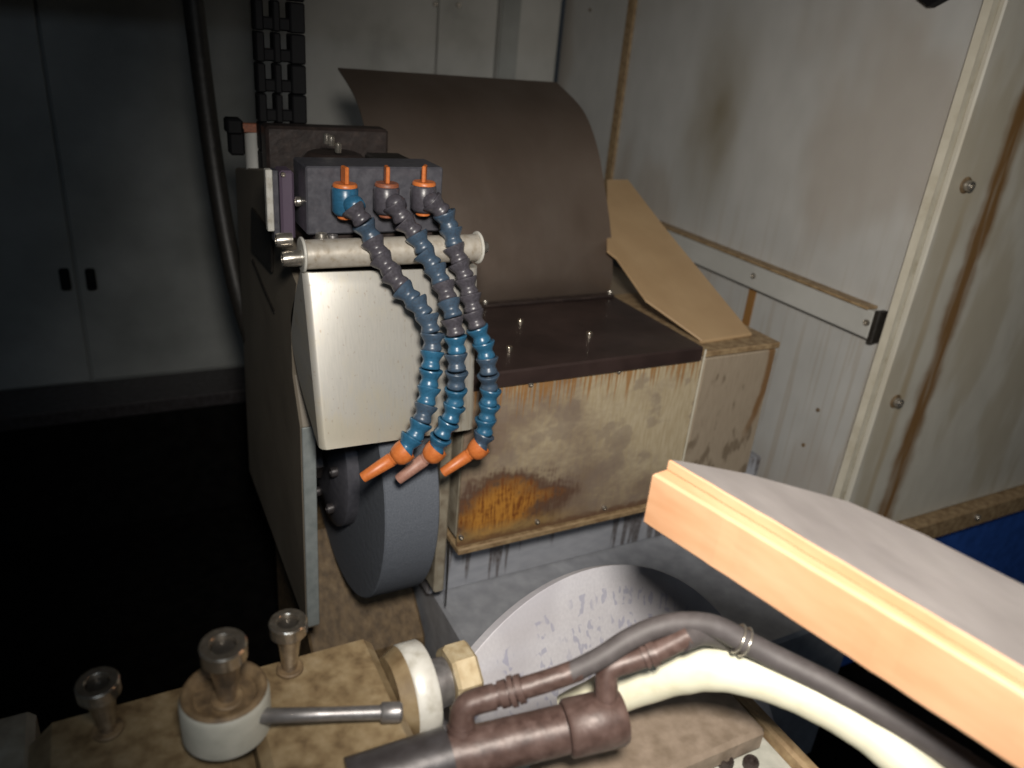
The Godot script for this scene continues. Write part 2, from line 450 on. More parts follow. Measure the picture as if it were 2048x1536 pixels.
	M.spare = painted(1024, 1024, func(u: float, v: float) -> Color:
		var x := u - 0.5
		var y := 0.5 - v
		var r := sqrt(x * x + y * y) * 2.0
		var a := atan2(y, x)
		var c := Color(0.50, 0.49, 0.53).lerp(Color(0.58, 0.57, 0.605), d1.get_noise_2d(u * 4.0, v * 4.0) * 0.5 + 0.5)
		c = c.lerp(Color(0.40, 0.385, 0.42), sm(-0.1, 0.5, d2.get_noise_2d(u * 0.8, v * 0.8)) * 0.6)
		if a > 0.75 and a < 2.5:
			for row: Vector2 in [Vector2(0.90, 0.030), Vector2(0.80, 0.045), Vector2(0.70, 0.030)]:
				var s := absf(r - row.x)
				if s < row.y:
					var glyph := d3.get_noise_2d(a * 1.5 + row.x * 9.0, r * 1.3)
					var gap := d2.get_noise_2d(a * 1.3 + row.x * 4.0, row.x * 3.0)
					if glyph > 0.05 and gap > -0.05:
						c = c.lerp(Color(0.19, 0.20, 0.34), 0.42 * sm(0.05, 0.35, glyph) * sm(-0.05, 0.2, gap))
		return c.linear_to_srgb(), 0.85)

func _ready() -> void:
	rng.seed = 5
	# ------------------------------------------------------------ camera, surroundings, lamps
	var cam := Camera3D.new()
	cam.name = "camera"
	add_child(cam)
	cam.transform = Transform3D(Basis(cam_right, -cam_down, -cam_fwd), C)
	cam.fov = rad_to_deg(2.0 * atan(768.0 / F))
	cam.near = 0.02
	cam.far = 60.0
	cam.current = true
	var lens := CameraAttributesPhysical.new()
	lens.frustum_focal_length = 12.0 / (768.0 / F)
	lens.frustum_focus_distance = 0.86
	lens.frustum_near = 0.02
	lens.frustum_far = 60.0
	lens.exposure_aperture = 3.4
	cam.attributes = lens
	var env := Environment.new()
	env.background_mode = Environment.BG_COLOR
	env.background_color = Color(0.085, 0.095, 0.105)
	env.tonemap_mode = Environment.TONE_MAPPER_LINEAR
	env.tonemap_exposure = 1.1
	env.sdfgi_enabled = true
	env.ssao_enabled = true
	env.ssil_enabled = true
	var we := WorldEnvironment.new()
	we.name = "surroundings"
	we.environment = env
	add_child(we)
	make_materials()
	build_lamps()
	build_enclosure()
	build_guard()
	build_wheel()
	build_motor_cover()
	build_sheet()
	build_manifold()
	build_coolant_hoses()
	build_cables()
	build_spare_wheel()
	build_tailstock()
	build_pipework()
	build_board()

func build_lamps() -> void:
	# hand lamp held low beside the camera, out of the frame: its light is hottest on the board and the cream hose
	var lp := Vector3(0.04, 1.67, 0.02)
	var aim := lp + Vector3(0.60, -0.535, -0.62)
	var t := thing("hand_lamp", "black hand lamp shining at the machine from beside the camera", "lamp", lp)
	var b := along(aim - lp)
	part("housing", lathe([Vector2(0.0, -0.10), Vector2(0.022, -0.10), Vector2(0.022, -0.10), Vector2(0.024, -0.03), Vector2(0.036, 0.0), Vector2(0.036, 0.0), Vector2(0.034, 0.001), Vector2(0.030, -0.006)], 28), M.black, t, at(Vector3.ZERO, b))
	var glow := plain(Color(1, 0.93, 0.82), 0.5)
	glow.emission_enabled = true
	glow.emission = Color(1, 0.93, 0.82)
	glow.emission_energy_multiplier = 2.0
	part("lens", cyl(0.029, 0.003, 0.0005), glow, t, at(b * Vector3(0, -0.006, 0), b))
	var s := SpotLight3D.new()
	s.name = "beam"
	t.add_child(s)
	s.transform = at(b * Vector3(0, 0.004, 0), Basis(b.x, b.z, -b.y))
	s.light_color = Color(1.0, 0.97, 0.925)
	s.light_energy = 1.7
	s.light_size = 0.06
	s.spot_range = 8.0
	s.spot_angle = 47.0
	s.spot_angle_attenuation = 1.0
	s.spot_attenuation = 2.0
	s.shadow_enabled = true
	# workshop tube light high above the open top of the enclosure
	var ft := thing("ceiling_light", "white fluorescent batten hanging high above the operator side of the machine", "light", Vector3(-0.3, 2.4, 1.2))
	part("casing", cbox(Vector3(1.3, 0.06, 0.16), 0.008), M.flange, ft)
	var tg := plain(Color(0.86, 0.93, 1.0), 0.5)
	tg.emission_enabled = true
	tg.emission = Color(0.86, 0.93, 1.0)
	tg.emission_energy_multiplier = 1.5
	part("diffuser", cbox(Vector3(1.24, 0.02, 0.13), 0.006), tg, ft, at(Vector3(0, -0.041, 0)))
	var al := AreaLight3D.new()
	al.name = "tube_glow"
	ft.add_child(al)
	al.transform = at(Vector3(0, -0.056, 0), Basis(Vector3.RIGHT, -PI / 2))
	al.area_size = Vector2(1.2, 0.12)
	al.light_color = Color(0.84, 0.92, 1.0)
	al.light_energy = 0.75
	al.area_range = 10.0
	al.shadow_enabled = true

func add_box(called: String, a: Vector3, b: Vector3, m: Material, parent: Node3D, bevel := 0.0015) -> MeshInstance3D:
	var r := box_between(a, b, bevel)
	return part(called, r[0], m, parent, r[1], true)
func bolt(called: String, p: Vector3, d: Vector3, r: float, h: float, m: Material, parent: Node3D) -> MeshInstance3D:
	var o := part(called, lathe([Vector2(0, 0), Vector2(r, 0), Vector2(r, 0), Vector2(r, h * 0.75), Vector2(r * 0.86, h), Vector2(r * 0.86, h), Vector2(r * 0.5, h), Vector2(r * 0.5, h), Vector2(r * 0.45, h * 0.55), Vector2(r * 0.45, h * 0.55), Vector2(0, h * 0.55)], 16), m, parent, at(p, along(d)), true)
	return o

func build_enclosure() -> void:
	# back wall with its cupboard doors, panels standing slightly proud with open joints
	var zb := -2.06
	var bw := structure("back_wall", cbox(Vector3(2.6, 2.4, 0.04), 0.002), M.wall_dull, "grey sheet metal back wall of the machine enclosure")
	bw.position = Vector3(-0.1, 1.0, zb - 0.03)
	var seams := [-1.2, -0.62, -0.078, 0.36, 0.826, 1.0, 1.19]
	for i in seams.size() - 1:
		var x0: float = seams[i]
		var x1: float = seams[i + 1]
		var nm := "door" if i < 3 else "panel"
		var d := add_box(nm, Vector3(x0 + 0.003, 0.60, zb - 0.008), Vector3(x1 - 0.003, 2.15, zb + 0.004 + 0.004 * (i % 2)), M.wall if i > 2 else M.wall_dull, bw, 0.002)
		if i == 1 or i == 2:
			var hx := x1 - 0.035 if i == 1 else x0 + 0.035
			var hp := on_z(130 if i == 1 else 182, 560, zb + 0.02)
			hx = hp.x
			add_box("latch", Vector3(hx - 0.011, hp.y - 0.026, zb + 0.004), Vector3(hx + 0.011, hp.y + 0.026, zb + 0.024), M.black, d, 0.004)
	# darker vertical strut before the corner
	add_box("strut", Vector3(1.005, 0.6, zb + 0.006), Vector3(1.06, 2.15, zb + 0.016), M.wall_dull, bw, 0.001)
	for q: Vector2 in [Vector2(870, 8), Vector2(917, 10)]:
		bolt("screw", on_z(q.x, q.y, zb + 0.007), Vector3(0, 0, 1), 0.007, 0.006, M.steel, bw)
	# side wall
	var sw := structure("side_wall", cbox(Vector3(1.24, 1.70, 0.03), 0.002), M.side_wall, "grey painted side wall of the enclosure with brown oil mist stains")
	sw.transform = at(Vector3(1.219, 1.15, -1.44), Basis(Vector3.UP, -PI / 2))
	add_box("joint_strip", Vector3(1.196, 0.4, -1.745), Vector3(1.2035, 2.0, -1.715), M.lip_tan, sw, 0.001)
	for q: Vector2 in [Vector2(1607, 890), Vector2(1636, 820), Vector2(1180, 20)]:
		var p := on_x(q.x, q.y, 1.203)
		bolt("screw", p + Vector3(0.001, 0, 0), Vector3(-1, 0, 0), 0.004, 0.003, M.rust_dark, sw)
	# added roof above the frame, there to block the ceiling light
	var shade_roof := structure("shade_roof", cbox(Vector3(2.5, 0.03, 1.66), 0.002), M.wall_dull, "added unseen sheet metal roof that keeps the ceiling light off the machine")
	shade_roof.position = Vector3(-0.05, 2.02, -1.24)
	add_box("shade_lip", Vector3(-1.3, 1.90, -0.43), Vector3(1.2, 2.0, -0.41), M.wall_dull, shade_roof, 0.002)  # added lip, lowers the roof edge to shade the splash shield
	# rail screwed along the side wall
	var r0 := on_x(1323, 451, 1.19)
	var r1 := on_x(1756, 624, 1.19)
	var rail := thing("wall_rail", "long cream steel rail screwed flat along the stained side wall", "rail", Vector3(1.2, r1.y, r1.z))
	add_box("bar", Vector3(1.182, r1.y - 0.052, -1.62), Vector3(1.203, r1.y, r1.z), M.wall, rail, 0.003)
	add_box("top_lip", Vector3(1.176, r1.y + 0.0005, -1.62), Vector3(1.203, r1.y + 0.006, r1.z - 0.012), M.lip_tan, rail, 0.001)
	add_box("end_cap", Vector3(1.179, r1.y - 0.056, r1.z + 0.0005), Vector3(1.203, r1.y + 0.004, r1.z + 0.012), M.black_rubber, rail, 0.002)
	for q: Vector2 in [Vector2(1509, 552), Vector2(1735, 645)]:
		bolt("screw", on_x(q.x, q.y, 1.183), Vector3(-1, 0, 0), 0.006, 0.005, M.steel, rail)
	# a rust run from the rail down to the motor cover
	var rs := on_x(1508, 578, 1.203)
	add_box("rust_scab", Vector3(1.2012, rs.y - 0.085, rs.z - 0.012), Vector3(1.2032, rs.y, rs.z + 0.010), plain(col(0.24, 0.12, 0.035), 0.7), rail, 0.0005)
	# cover panel facing the front, folded edge towards the machine
	var pc := thing("cover_panel", "cream sheet metal cover panel with folded edge and a long rust streak", "panel", Vector3(1.55, 0.65, -0.80))
	part("sheet", cbox(Vector3(0.78, 1.40, 0.012), 0.003), M.cover, pc, at(Vector3(1.592, 1.35, -0.798)), true)
	part("folded_edge", prism(PackedVector2Array([Vector2(-0.009, 0.0), Vector2(-0.011, 0.014), Vector2(-0.004, 0.020), Vector2(0.012, 0.012), Vector2(0.012, 0.0)]), 1.40, 0.001), M.cream, pc, at(Vector3(1.199, 0.65, -0.804), Basis(Vector3(1, 0, 0), Vector3(0, 0, 1), Vector3(0, -1, 0)) * Basis(Vector3.RIGHT, PI)), true)
	for q: Vector2 in [Vector2(1930, 370), Vector2(1790, 802)]:
		var p := on_z(q.x, q.y, -0.792)
		var w := part("washer", cyl(0.0135, 0.003, 0.001, 20), M.rust_dark, pc, at(p, along(Vector3(0, 0, 1))), true)
		bolt("bolt_head", p + Vector3(0, 0, 0.0032), Vector3(0, 0, 1), 0.009, 0.010, M.steel, w)
	add_box("bottom_lip", Vector3(1.21, 0.600, -0.815), Vector3(1.98, 0.648, -0.765), M.lip_tan, pc, 0.003)
	bolt("bolt_head", Vector3(1.62, 0.628, -0.7655), Vector3(0, 0, 1), 0.007, 0.008, M.steel, pc)
	var tk := thing("coolant_tank", "dark blue coolant tank below the lip of the cream cover panel", "tank", Vector3(1.6, 0.24, -0.78))
	add_box("body", Vector3(1.15, 0.24, -1.15), Vector3(2.1, 0.585, -0.80), M.tank, tk, 0.01)
	add_box("lid_rim", Vector3(1.14, 0.5855, -1.15), Vector3(2.1, 0.597, -0.79), M.black_rubber, tk, 0.003)
	# black clip at the head of the side wall
	var cp := on_x(1866, -6, 1.19)
	var cl := thing("cable_clip", "small black clip at the top of the side wall near the panel edge", "clip", cp)
	part("clip", prism(PackedVector2Array([Vector2(-0.028, 0.03), Vector2(0.028, 0.03), Vector2(0.026, 0.0), Vector2(0.0, -0.014), Vector2(-0.024, -0.002)]), 0.02, 0.001), M.black, cl, at(Vector3(0.012, 0.0, 0.0), Basis(Vector3.UP, -PI / 2)))
	# floor of the wet area, its unlit darkness put into the colour
	var fl := structure("floor", cbox(Vector3(5.0, 0.04, 4.4), 0.002), M.unlit_black, "near black tray floor inside the machine with shade put into its colour")
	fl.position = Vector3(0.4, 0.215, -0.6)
	var sl := thing("floor_sill", "dull steel sill along the foot of the grey cupboard doors", "sill", Vector3(-0.2, 0.5, -1.95))
	add_box("angle", Vector3(-1.2, 0.56, -2.055), Vector3(1.19, 0.598, -1.90), M.dark_steel, sl, 0.004)
	add_box("apron", Vector3(-1.2, 0.2355, -2.055), Vector3(1.19, 0.5595, -1.92), M.unlit_black, sl, 0.004)  # black stands in for the shade below the doors

func build_guard() -> void:
	var g := thing("wheel_guard", "cream box guard over the grey grinding wheel with hinged front cover", "wheel guard", Vector3(0.31, 0.65, -1.1))
	# side plates: (z, y) outlines, 20 mm castings
	var outline := PackedVector2Array([Vector2(-0.918, 0.655), Vector2(-0.918, 1.0), Vector2(-0.955, 1.06), Vector2(-0.955, 1.12), Vector2(-0.915, 1.2), Vector2(-1.02, 1.232), Vector2(-1.088, 1.306), Vector2(-1.349, 1.261), Vector2(-1.40, 0.655)])
	var to_x := Basis(Vector3(0, 0, 1), Vector3(0, 1, 0), Vector3(-1, 0, 0))
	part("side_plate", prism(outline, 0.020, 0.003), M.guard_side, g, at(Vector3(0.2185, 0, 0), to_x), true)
	var outline_r := PackedVector2Array([Vector2(-0.925, 0.655), Vector2(-0.925, 1.15), Vector2(-0.905, 1.225), Vector2(-0.93, 1.245), Vector2(-1.285, 1.245), Vector2(-1.285, 0.655)])
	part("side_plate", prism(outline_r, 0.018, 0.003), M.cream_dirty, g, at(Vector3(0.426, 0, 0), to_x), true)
	add_box("edge_strip", Vector3(0.1995, 0.66, -0.9177), Vector3(0.2175, 1.0, -0.9137), M.strip, g, 0.001)
	# inspection slot and its cover on the side
	var slot := PackedVector2Array()
	for q: Vector2 in [Vector2(505, 415), Vector2(545, 470), Vector2(545, 545), Vector2(505, 500)]:
		var p := on_x(q.x, q.y, 0.1965)
		slot.append(Vector2(p.z, p.y))
	part("slot_cover", prism(slot, 0.004, 0.001), M.black_rubber, g, at(Vector3(0.1984, 0, 0), to_x), true)
	# bent seam strip on the side plate
	part("seam_bead", tube(crom([on_x(506, 520, 0.198), on_x(530, 580, 0.198), on_x(550, 625, 0.198)], 6), [0.002], 8), M.black_rubber, g, Transform3D.IDENTITY, true)
	part("saddle", prism(PackedVector2Array([Vector2(-1.30, 0.654), Vector2(-1.16, 0.654), Vector2(-0.99, 0.50), Vector2(-0.95, 0.2360), Vector2(-1.30, 0.2360)]), 0.20, 0.004), M.rust_dark, g, at(Vector3(0.425, 0, 0), to_x), true)
	add_box("top_cover", Vector3(0.219, 1.215, -1.28), Vector3(0.407, 1.240, -0.905), M.sludge, g, 0.002)
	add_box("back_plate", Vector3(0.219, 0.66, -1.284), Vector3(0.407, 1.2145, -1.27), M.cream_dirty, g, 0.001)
	# front cover: a bent sheet lofted from its top edge to the lower edge, hollow behind
	var tl := Vector3(0.1985, 1.224, -0.879)
	var tr := Vector3(0.4265, 1.219, -0.879)
	var bl := Vector3(0.1985, 1.0226, -0.8105)
	var br := Vector3(0.4265, 0.9915, -0.8575)
	var rows := 14
	var rear_l := [Vector2(1.2115, -0.893), Vector2(1.16, -0.925), Vector2(1.0956, -0.957), Vector2(1.0662, -0.956), Vector2(1.0318, -0.913), Vector2(1.0215, -0.825)]
	var shell := func(inset: float, flip: bool, st: SurfaceTool) -> Array:
		var ring := []
		for i in rows + 1:
			var t := float(i) / rows
			var a := tl.lerp(bl, t) + Vector3(inset, 0, -inset)
			var b := tr.lerp(br, t) + Vector3(-inset, 0, -inset)
			var f := t * (rear_l.size() - 1)
			var k := int(min(floor(f), rear_l.size() - 2))
			var rl: Vector2 = (rear_l[k] as Vector2).lerp(rear_l[k + 1], f - k)
			var zr: float = min(rl.y, a.z - 0.014)
			var row := [Vector3(a.x, a.y, zr), Vector3(a.x, a.y, a.z - 0.008), Vector3(a.x + 0.0025, a.y, a.z - 0.0025), Vector3(a.x + 0.008, a.y, a.z)]
			row.append(a.lerp(b, 0.5) )
			row.append_array([Vector3(b.x - 0.008, b.y, b.z), Vector3(b.x - 0.0025, b.y, b.z - 0.0025), Vector3(b.x, b.y, b.z - 0.008), Vector3(b.x, b.y, b.z - 0.03)])
			ring.append(row)
		var us := [0.0, 0.03, 0.04, 0.05, 0.5, 0.95, 0.96, 0.97, 1.0]
		for i in rows:
			for j in 8:
				var v0 := float(i) / rows
				var v1 := float(i + 1) / rows
				st.set_smooth_group(1 if j > 0 and j < 7 else 2 + j)
				var q := [ring[i][j], ring[i][j + 1], ring[i + 1][j + 1], ring[i + 1][j]]
				var uv := [Vector2(us[j], v0), Vector2(us[j + 1], v0), Vector2(us[j + 1], v1), Vector2(us[j], v1)]
				if flip:
					q.reverse(); uv.reverse()
				quad(st, q[0], q[1], q[2], q[3], uv[0], uv[1], uv[2], uv[3])
		return ring
	var st := begin()
	var o: Array = shell.call(0.0, false, st)
	var inn: Array = shell.call(0.003, true, st)
	st.set_smooth_group(-1)
	for j in 8:
		quad(st, o[rows][j], o[rows][j + 1], inn[rows][j + 1], inn[rows][j], Vector2(0.5, 0.99), Vector2(0.5, 0.99), Vector2(0.5, 0.99), Vector2(0.5, 0.99))
		quad(st, o[0][j + 1], o[0][j], inn[0][j], inn[0][j + 1])
	for i in rows:
		quad(st, o[i][0], o[i + 1][0], inn[i + 1][0], inn[i][0])
		quad(st, o[i + 1][8], o[i][8], inn[i][8], inn[i + 1][8])
	var fc := part("front_cover", done(st), M.visor, g, Transform3D.IDENTITY, true)
	fc.set_meta("label", "hinged cream front cover of the wheel guard")
	# hinge tube with end flanges and bolts
	var hy := 1.2435
	var hz := -0.888
	var ht := part("hinge_tube", cyl(0.0175, 0.222, 0.001, 32), M.tube_bar, g, at(Vector3(0.2015, hy, hz), along(Vector3.RIGHT)), true)
	for x: float in [0.198, 0.4235]:
		part("flange", cyl(0.021, 0.0035, 0.001, 32), M.flange, ht, at(Vector3(x, hy, hz), along(Vector3.RIGHT)), true)
	bolt("bolt_head", Vector3(0.198, hy - 0.003, hz + 0.003), Vector3.LEFT, 0.0095, 0.022, M.steel, ht)
	bolt("bolt_head", Vector3(0.427, hy, hz), Vector3.RIGHT, 0.008, 0.012, M.steel, ht)
	bolt("bolt_head", Vector3(0.190, hy + 0.016, hz - 0.008), Vector3.LEFT, 0.0085, 0.018, M.steel, g)
	bolt("bolt_head", Vector3(0.229, 1.2402, -0.912), Vector3.UP, 0.008, 0.022, M.steel, g)
	bolt("bolt_head", Vector3(0.243, 1.2402, -0.914), Vector3.UP, 0.007, 0.019, M.steel_dull, g)
	# fittings on the top: gauge post, grey plate, purple block, round housing
	var p0 := on_z(541, 455, -0.955)
	var p1 := on_z(537, 338, -0.955)
	add_box("gauge_post", Vector3(p0.x - 0.004, 1.256, -0.962), Vector3(p0.x + 0.004, p1.y, -0.950), M.flange, g, 0.001)
	add_box("mounting_plate", Vector3(p0.x + 0.0045, 1.2405, -0.975), Vector3(p0.x + 0.012, p1.y - 0.002, -0.957), M.manifold, g, 0.001)
	var pb := on_z(561, 405, -0.965)
	var pb2 := on_z(588, 342, -0.965)
	add_box("terminal_block", Vector3(pb.x, 1.2405, -1.0), Vector3(pb2.x, pb2.y, -0.965), M.purple, g, 0.003)
	bolt("bolt_head", Vector3(pb.x + 0.004, pb2.y - 0.004, -0.965), Vector3(0, 0, 1), 0.003, 0.003, M.steel, g)
	part("round_housing", lathe([Vector2(0, 0), Vector2(0.052, 0), Vector2(0.052, 0), Vector2(0.052, 0.06), Vector2(0.048, 0.078), Vector2(0.036, 0.09), Vector2(0.03, 0.092), Vector2(0.03, 0.092), Vector2(0, 0.094)], 32), M.sludge, g, at(Vector3(0.288, 1.2405, -1.07)), true)
	for q: Vector2 in [Vector2(653, 272), Vector2(662, 276), Vector2(676, 290)]:
		bolt("bolt_head", on_z(q.x, q.y + 14, -1.04), Vector3(0, 1, 0.2), 0.0045, 0.012, M.steel, g)
	add_box("junction_box", Vector3(0.345, 1.2405, -1.12), Vector3(0.398, 1.325, -1.06), M.black_rubber, g, 0.003)
	add_box("rear_rib", Vector3(0.215, 1.2405, -1.20), Vector3(0.395, 1.352, -1.16), M.sludge, g, 0.004)

func build_wheel() -> void:
	var c := Vector3(0.29, 0.864, -1.064)
	var w := thing("grinding_wheel", "blue grey grinding wheel showing below the cream guard front", "grinding wheel", c)
	var b := along(Vector3.RIGHT)
	part("abrasive_disc", lathe([Vector2(0.07, 0), Vector2(0.2295, 0), Vector2(0.2295, 0), Vector2(0.2315, 0.002), Vector2(0.2315, 0.002), Vector2(0.2315, 0.078), Vector2(0.2315, 0.078), Vector2(0.2295, 0.08), Vector2(0.2295, 0.08), Vector2(0.07, 0.08), Vector2(0.07, 0.08), Vector2(0.07, 0)], 96), M.wheel, w, at(Vector3.ZERO, b))
	var fl := part("flange", lathe([Vector2(0, -0.03), Vector2(0.06, -0.03), Vector2(0.06, -0.03), Vector2(0.11, -0.022), Vector2(0.115, -0.018), Vector2(0.115, -0.018), Vector2(0.115, -0.0005), Vector2(0.115, -0.0005), Vector2(0, -0.0005)], 48), M.manifold, w, at(Vector3.ZERO, b))
	for i in 6:
		var t := TAU * i / 6.0 + 0.3
		bolt("bolt_head", c + Vector3(-0.026, cos(t) * 0.085, sin(t) * 0.085), Vector3.LEFT, 0.008, 0.010, M.dark_steel, fl)
	part("spindle_nut", prism(poly_ring(6, 0.034), 0.03, 0.003), M.dark_steel, w, at(Vector3(-0.031, 0, 0), Basis(Vector3(0, 0, 1), Vector3(0, 1, 0), Vector3(-1, 0, 0))))
	part("spindle", cyl(0.04, 0.10, 0.002), M.steel_dull, w, at(Vector3(0.0805, 0, 0), b))

func poly_ring(n: int, r: float, turn := 0.0) -> PackedVector2Array:
	var o := PackedVector2Array()
	for i in n:
		o.append(Vector2(cos(TAU * i / n + turn), sin(TAU * i / n + turn)) * r)
	return o

func build_motor_cover() -> void:
	var m := thing("motor_cover", "long cream motor housing with brown grime, rust bloom and dark lid", "motor housing", Vector3(0.7, 0.757, -1.2))
	var x0 := 0.432
	var x1 := 0.864
	var f := part("front_panel", cbox(Vector3(x1 - x0, 0.272, 0.006), 0.0015), M.motor_front, m, at(Vector3((x0 + x1) / 2, 0.757 + 0.136, -0.903)), true)
	f.set_meta("label", "front panel with brown grime and an orange rust bloom")
	add_box("body", Vector3(x0, 0.77, -1.55), Vector3(x1, 1.028, -0.9065), M.cream_dirty, m, 0.002)
	var lid := add_box("lid", Vector3(x0 - 0.001, 1.0295, -1.56), Vector3(x1 - 0.006, 1.0564, -0.895), M.lid, m, 0.003)
	for q: Vector2 in [Vector2(1040, 643), Vector2(1018, 697), Vector2(1178, 668)]:
		bolt("bolt_head", on_y(q.x, q.y + 4, 1.0566), Vector3.UP, 0.0055, 0.007, M.brass, lid)
	for q: Vector2 in [Vector2(1060, 768), Vector2(1236, 742)]:
		bolt("bolt_head", on_z(q.x, q.y, -0.8995), Vector3(0, 0, 1), 0.004, 0.004, M.steel, f)
	# flange along the lower edge
	var fl := add_box("lower_flange", Vector3(x0, 0.745, -0.96), Vector3(x1, 0.7565, -0.893), M.lip_tan, m, 0.002)
	for q: Vector2 in [Vector2(921, 1073), Vector2(1073, 1042), Vector2(1207, 1014)]:
		var p := on_z(q.x, q.y, -0.8995)
		bolt("bolt_head", p, Vector3(0, 0, 1), 0.0042, 0.005, M.steel, f)
	# end cover
	var e := add_box("end_cover", Vector3(x1 + 0.003, 0.775, -1.5), Vector3(1.034, 1.034, -0.899), M.motor_end, m, 0.004)
	add_box("end_lid", Vector3(x1 + 0.002, 1.0345, -1.2), Vector3(1.036, 1.046, -0.897), M.lip_tan, e, 0.002)
	part("seam_edge", tube(PackedVector3Array([Vector3(x1 + 0.0005, 0.77, -0.8985), Vector3(x1 + 0.0005, 1.05, -0.8985)]), [0.0018], 8), M.cream, m, Transform3D.IDENTITY, true)
	# pedestal casting below, with a ledge in front
	var bs := thing("machine_base", "blue grey machine casting with brown drip stains under the motor housing", "machine base", Vector3(0.7, 0.2355, -1.1))
	part("upper_face", cbox(Vector3(0.74, 0.143, 0.30), 0.003), M.base_face, bs, at(Vector3(0.79, 0.673, -1.13)), true)
	add_box("ledge", Vector3(0.434, 0.2355, -1.28), Vector3(1.14, 0.600, -0.66), M.base_plain, bs, 0.006)
	var dr := thing("drip_wire", "thin dark wire hanging below the rusty corner of the motor housing", "wire", on_z(895, 1092, -0.92))
	part("strand", tube(crom([on_z(897, 1085, -0.92), on_z(895, 1140, -0.921), on_z(891, 1212, -0.92)], 6), [0.0024, 0.002, 0.001], 8), M.black_rubber, dr, Transform3D.IDENTITY, true)
	# tan deflector plate leaning up and back from the end cover
	var bottom := Vector3(1.0, 1.0495, -0.9387)
	var top := Vector3(1.0, 1.2353, -1.3713)
	var up := (top - bottom).normalized()
	var nn := Vector3.RIGHT.cross(up).normalized()
	var pts := PackedVector2Array()
	for q: Vector2 in [Vector2(1500, 668), Vector2(1330, 460), Vector2(1255, 362), Vector2(1213, 362), Vector2(1213, 505), Vector2(1232, 520), Vector2(1290, 604), Vector2(1402, 684)]:
		var r := ray(q.x, q.y)
		var t := (bottom - C).dot(nn) / r.dot(nn)
		var p := C + r * t - bottom
		pts.append(Vector2(p.x, p.dot(up)))
	var d := thing("deflector_plate", "tan sheet metal plate slanting up behind the dark motor lid", "plate", bottom)
	part("plate", prism(pts, 0.004, 0.001), M.tan, d, at(Vector3.ZERO, Basis(Vector3.RIGHT, up, nn)))
	part("fold", tube(PackedVector3Array([bottom + Vector3(pts[7].x, 0, 0) + up * pts[7].y, bottom + Vector3(0, 0.0, 0)]), [0.004], 10), M.tan, d, Transform3D.IDENTITY, true)

func build_sheet() -> void:
	var s := thing("splash_shield", "brown curved steel splash shield standing behind the coolant valves", "splash shield", Vector3(0.62, 1.057, -1.18))
	var prof := crom([Vector3(0, 1.058, -1.176), Vector3(0, 1.10, -1.173), Vector3(0, 1.168, -1.195), Vector3(0, 1.245, -1.235), Vector3(0, 1.32, -1.283), Vector3(0, 1.377, -1.349), Vector3(0, 1.417, -1.46)], 6)
	var st := begin(true)
	var xl := 0.400
	var xr := 0.852
	var n := prof.size()
	var off := PackedVector3Array()
	for i in n:
		var d := (prof[min(i + 1, n - 1)] - prof[max(i - 1, 0)]).normalized()
		off.append(prof[i] + Vector3(0, d.z, -d.y) * 0.0025)
	for i in n - 1:
		for k in 8:
			var xa: float = lerp(xl, xr, k / 8.0)
			var xb: float = lerp(xl, xr, (k + 1) / 8.0)
			st.set_smooth_group(1)
			quad(st, Vector3(xa, prof[i].y, prof[i].z), Vector3(xa, prof[i + 1].y, prof[i + 1].z), Vector3(xb, prof[i + 1].y, prof[i + 1].z), Vector3(xb, prof[i].y, prof[i].z))
			st.set_smooth_group(2)
			quad(st, Vector3(xb, off[i].y, off[i].z), Vector3(xb, off[i + 1].y, off[i + 1].z), Vector3(xa, off[i + 1].y, off[i + 1].z), Vector3(xa, off[i].y, off[i].z))
		st.set_smooth_group(-1)
		for x: float in [xl, xr]:
			quad(st, Vector3(x, prof[i].y, prof[i].z), Vector3(x, off[i].y, off[i].z), Vector3(x, off[i + 1].y, off[i + 1].z), Vector3(x, prof[i + 1].y, prof[i + 1].z))
	quad(st, Vector3(xl, prof[n - 1].y, prof[n - 1].z), Vector3(xl, off[n - 1].y, off[n - 1].z), Vector3(xr, off[n - 1].y, off[n - 1].z), Vector3(xr, prof[n - 1].y, prof[n - 1].z))
	part("curved_sheet", done(st), M.sheet, s, Transform3D.IDENTITY, true)
	add_box("foot_angle", Vector3(xl + 0.035, 1.0572, -1.172), Vector3(xr, 1.062, -1.155), M.sludge, s, 0.001)
	for x: float in [0.58, 0.845]:
		bolt("bolt_head", Vector3(x, 1.0622, -1.163), Vector3.UP, 0.005, 0.006, M.steel, s)

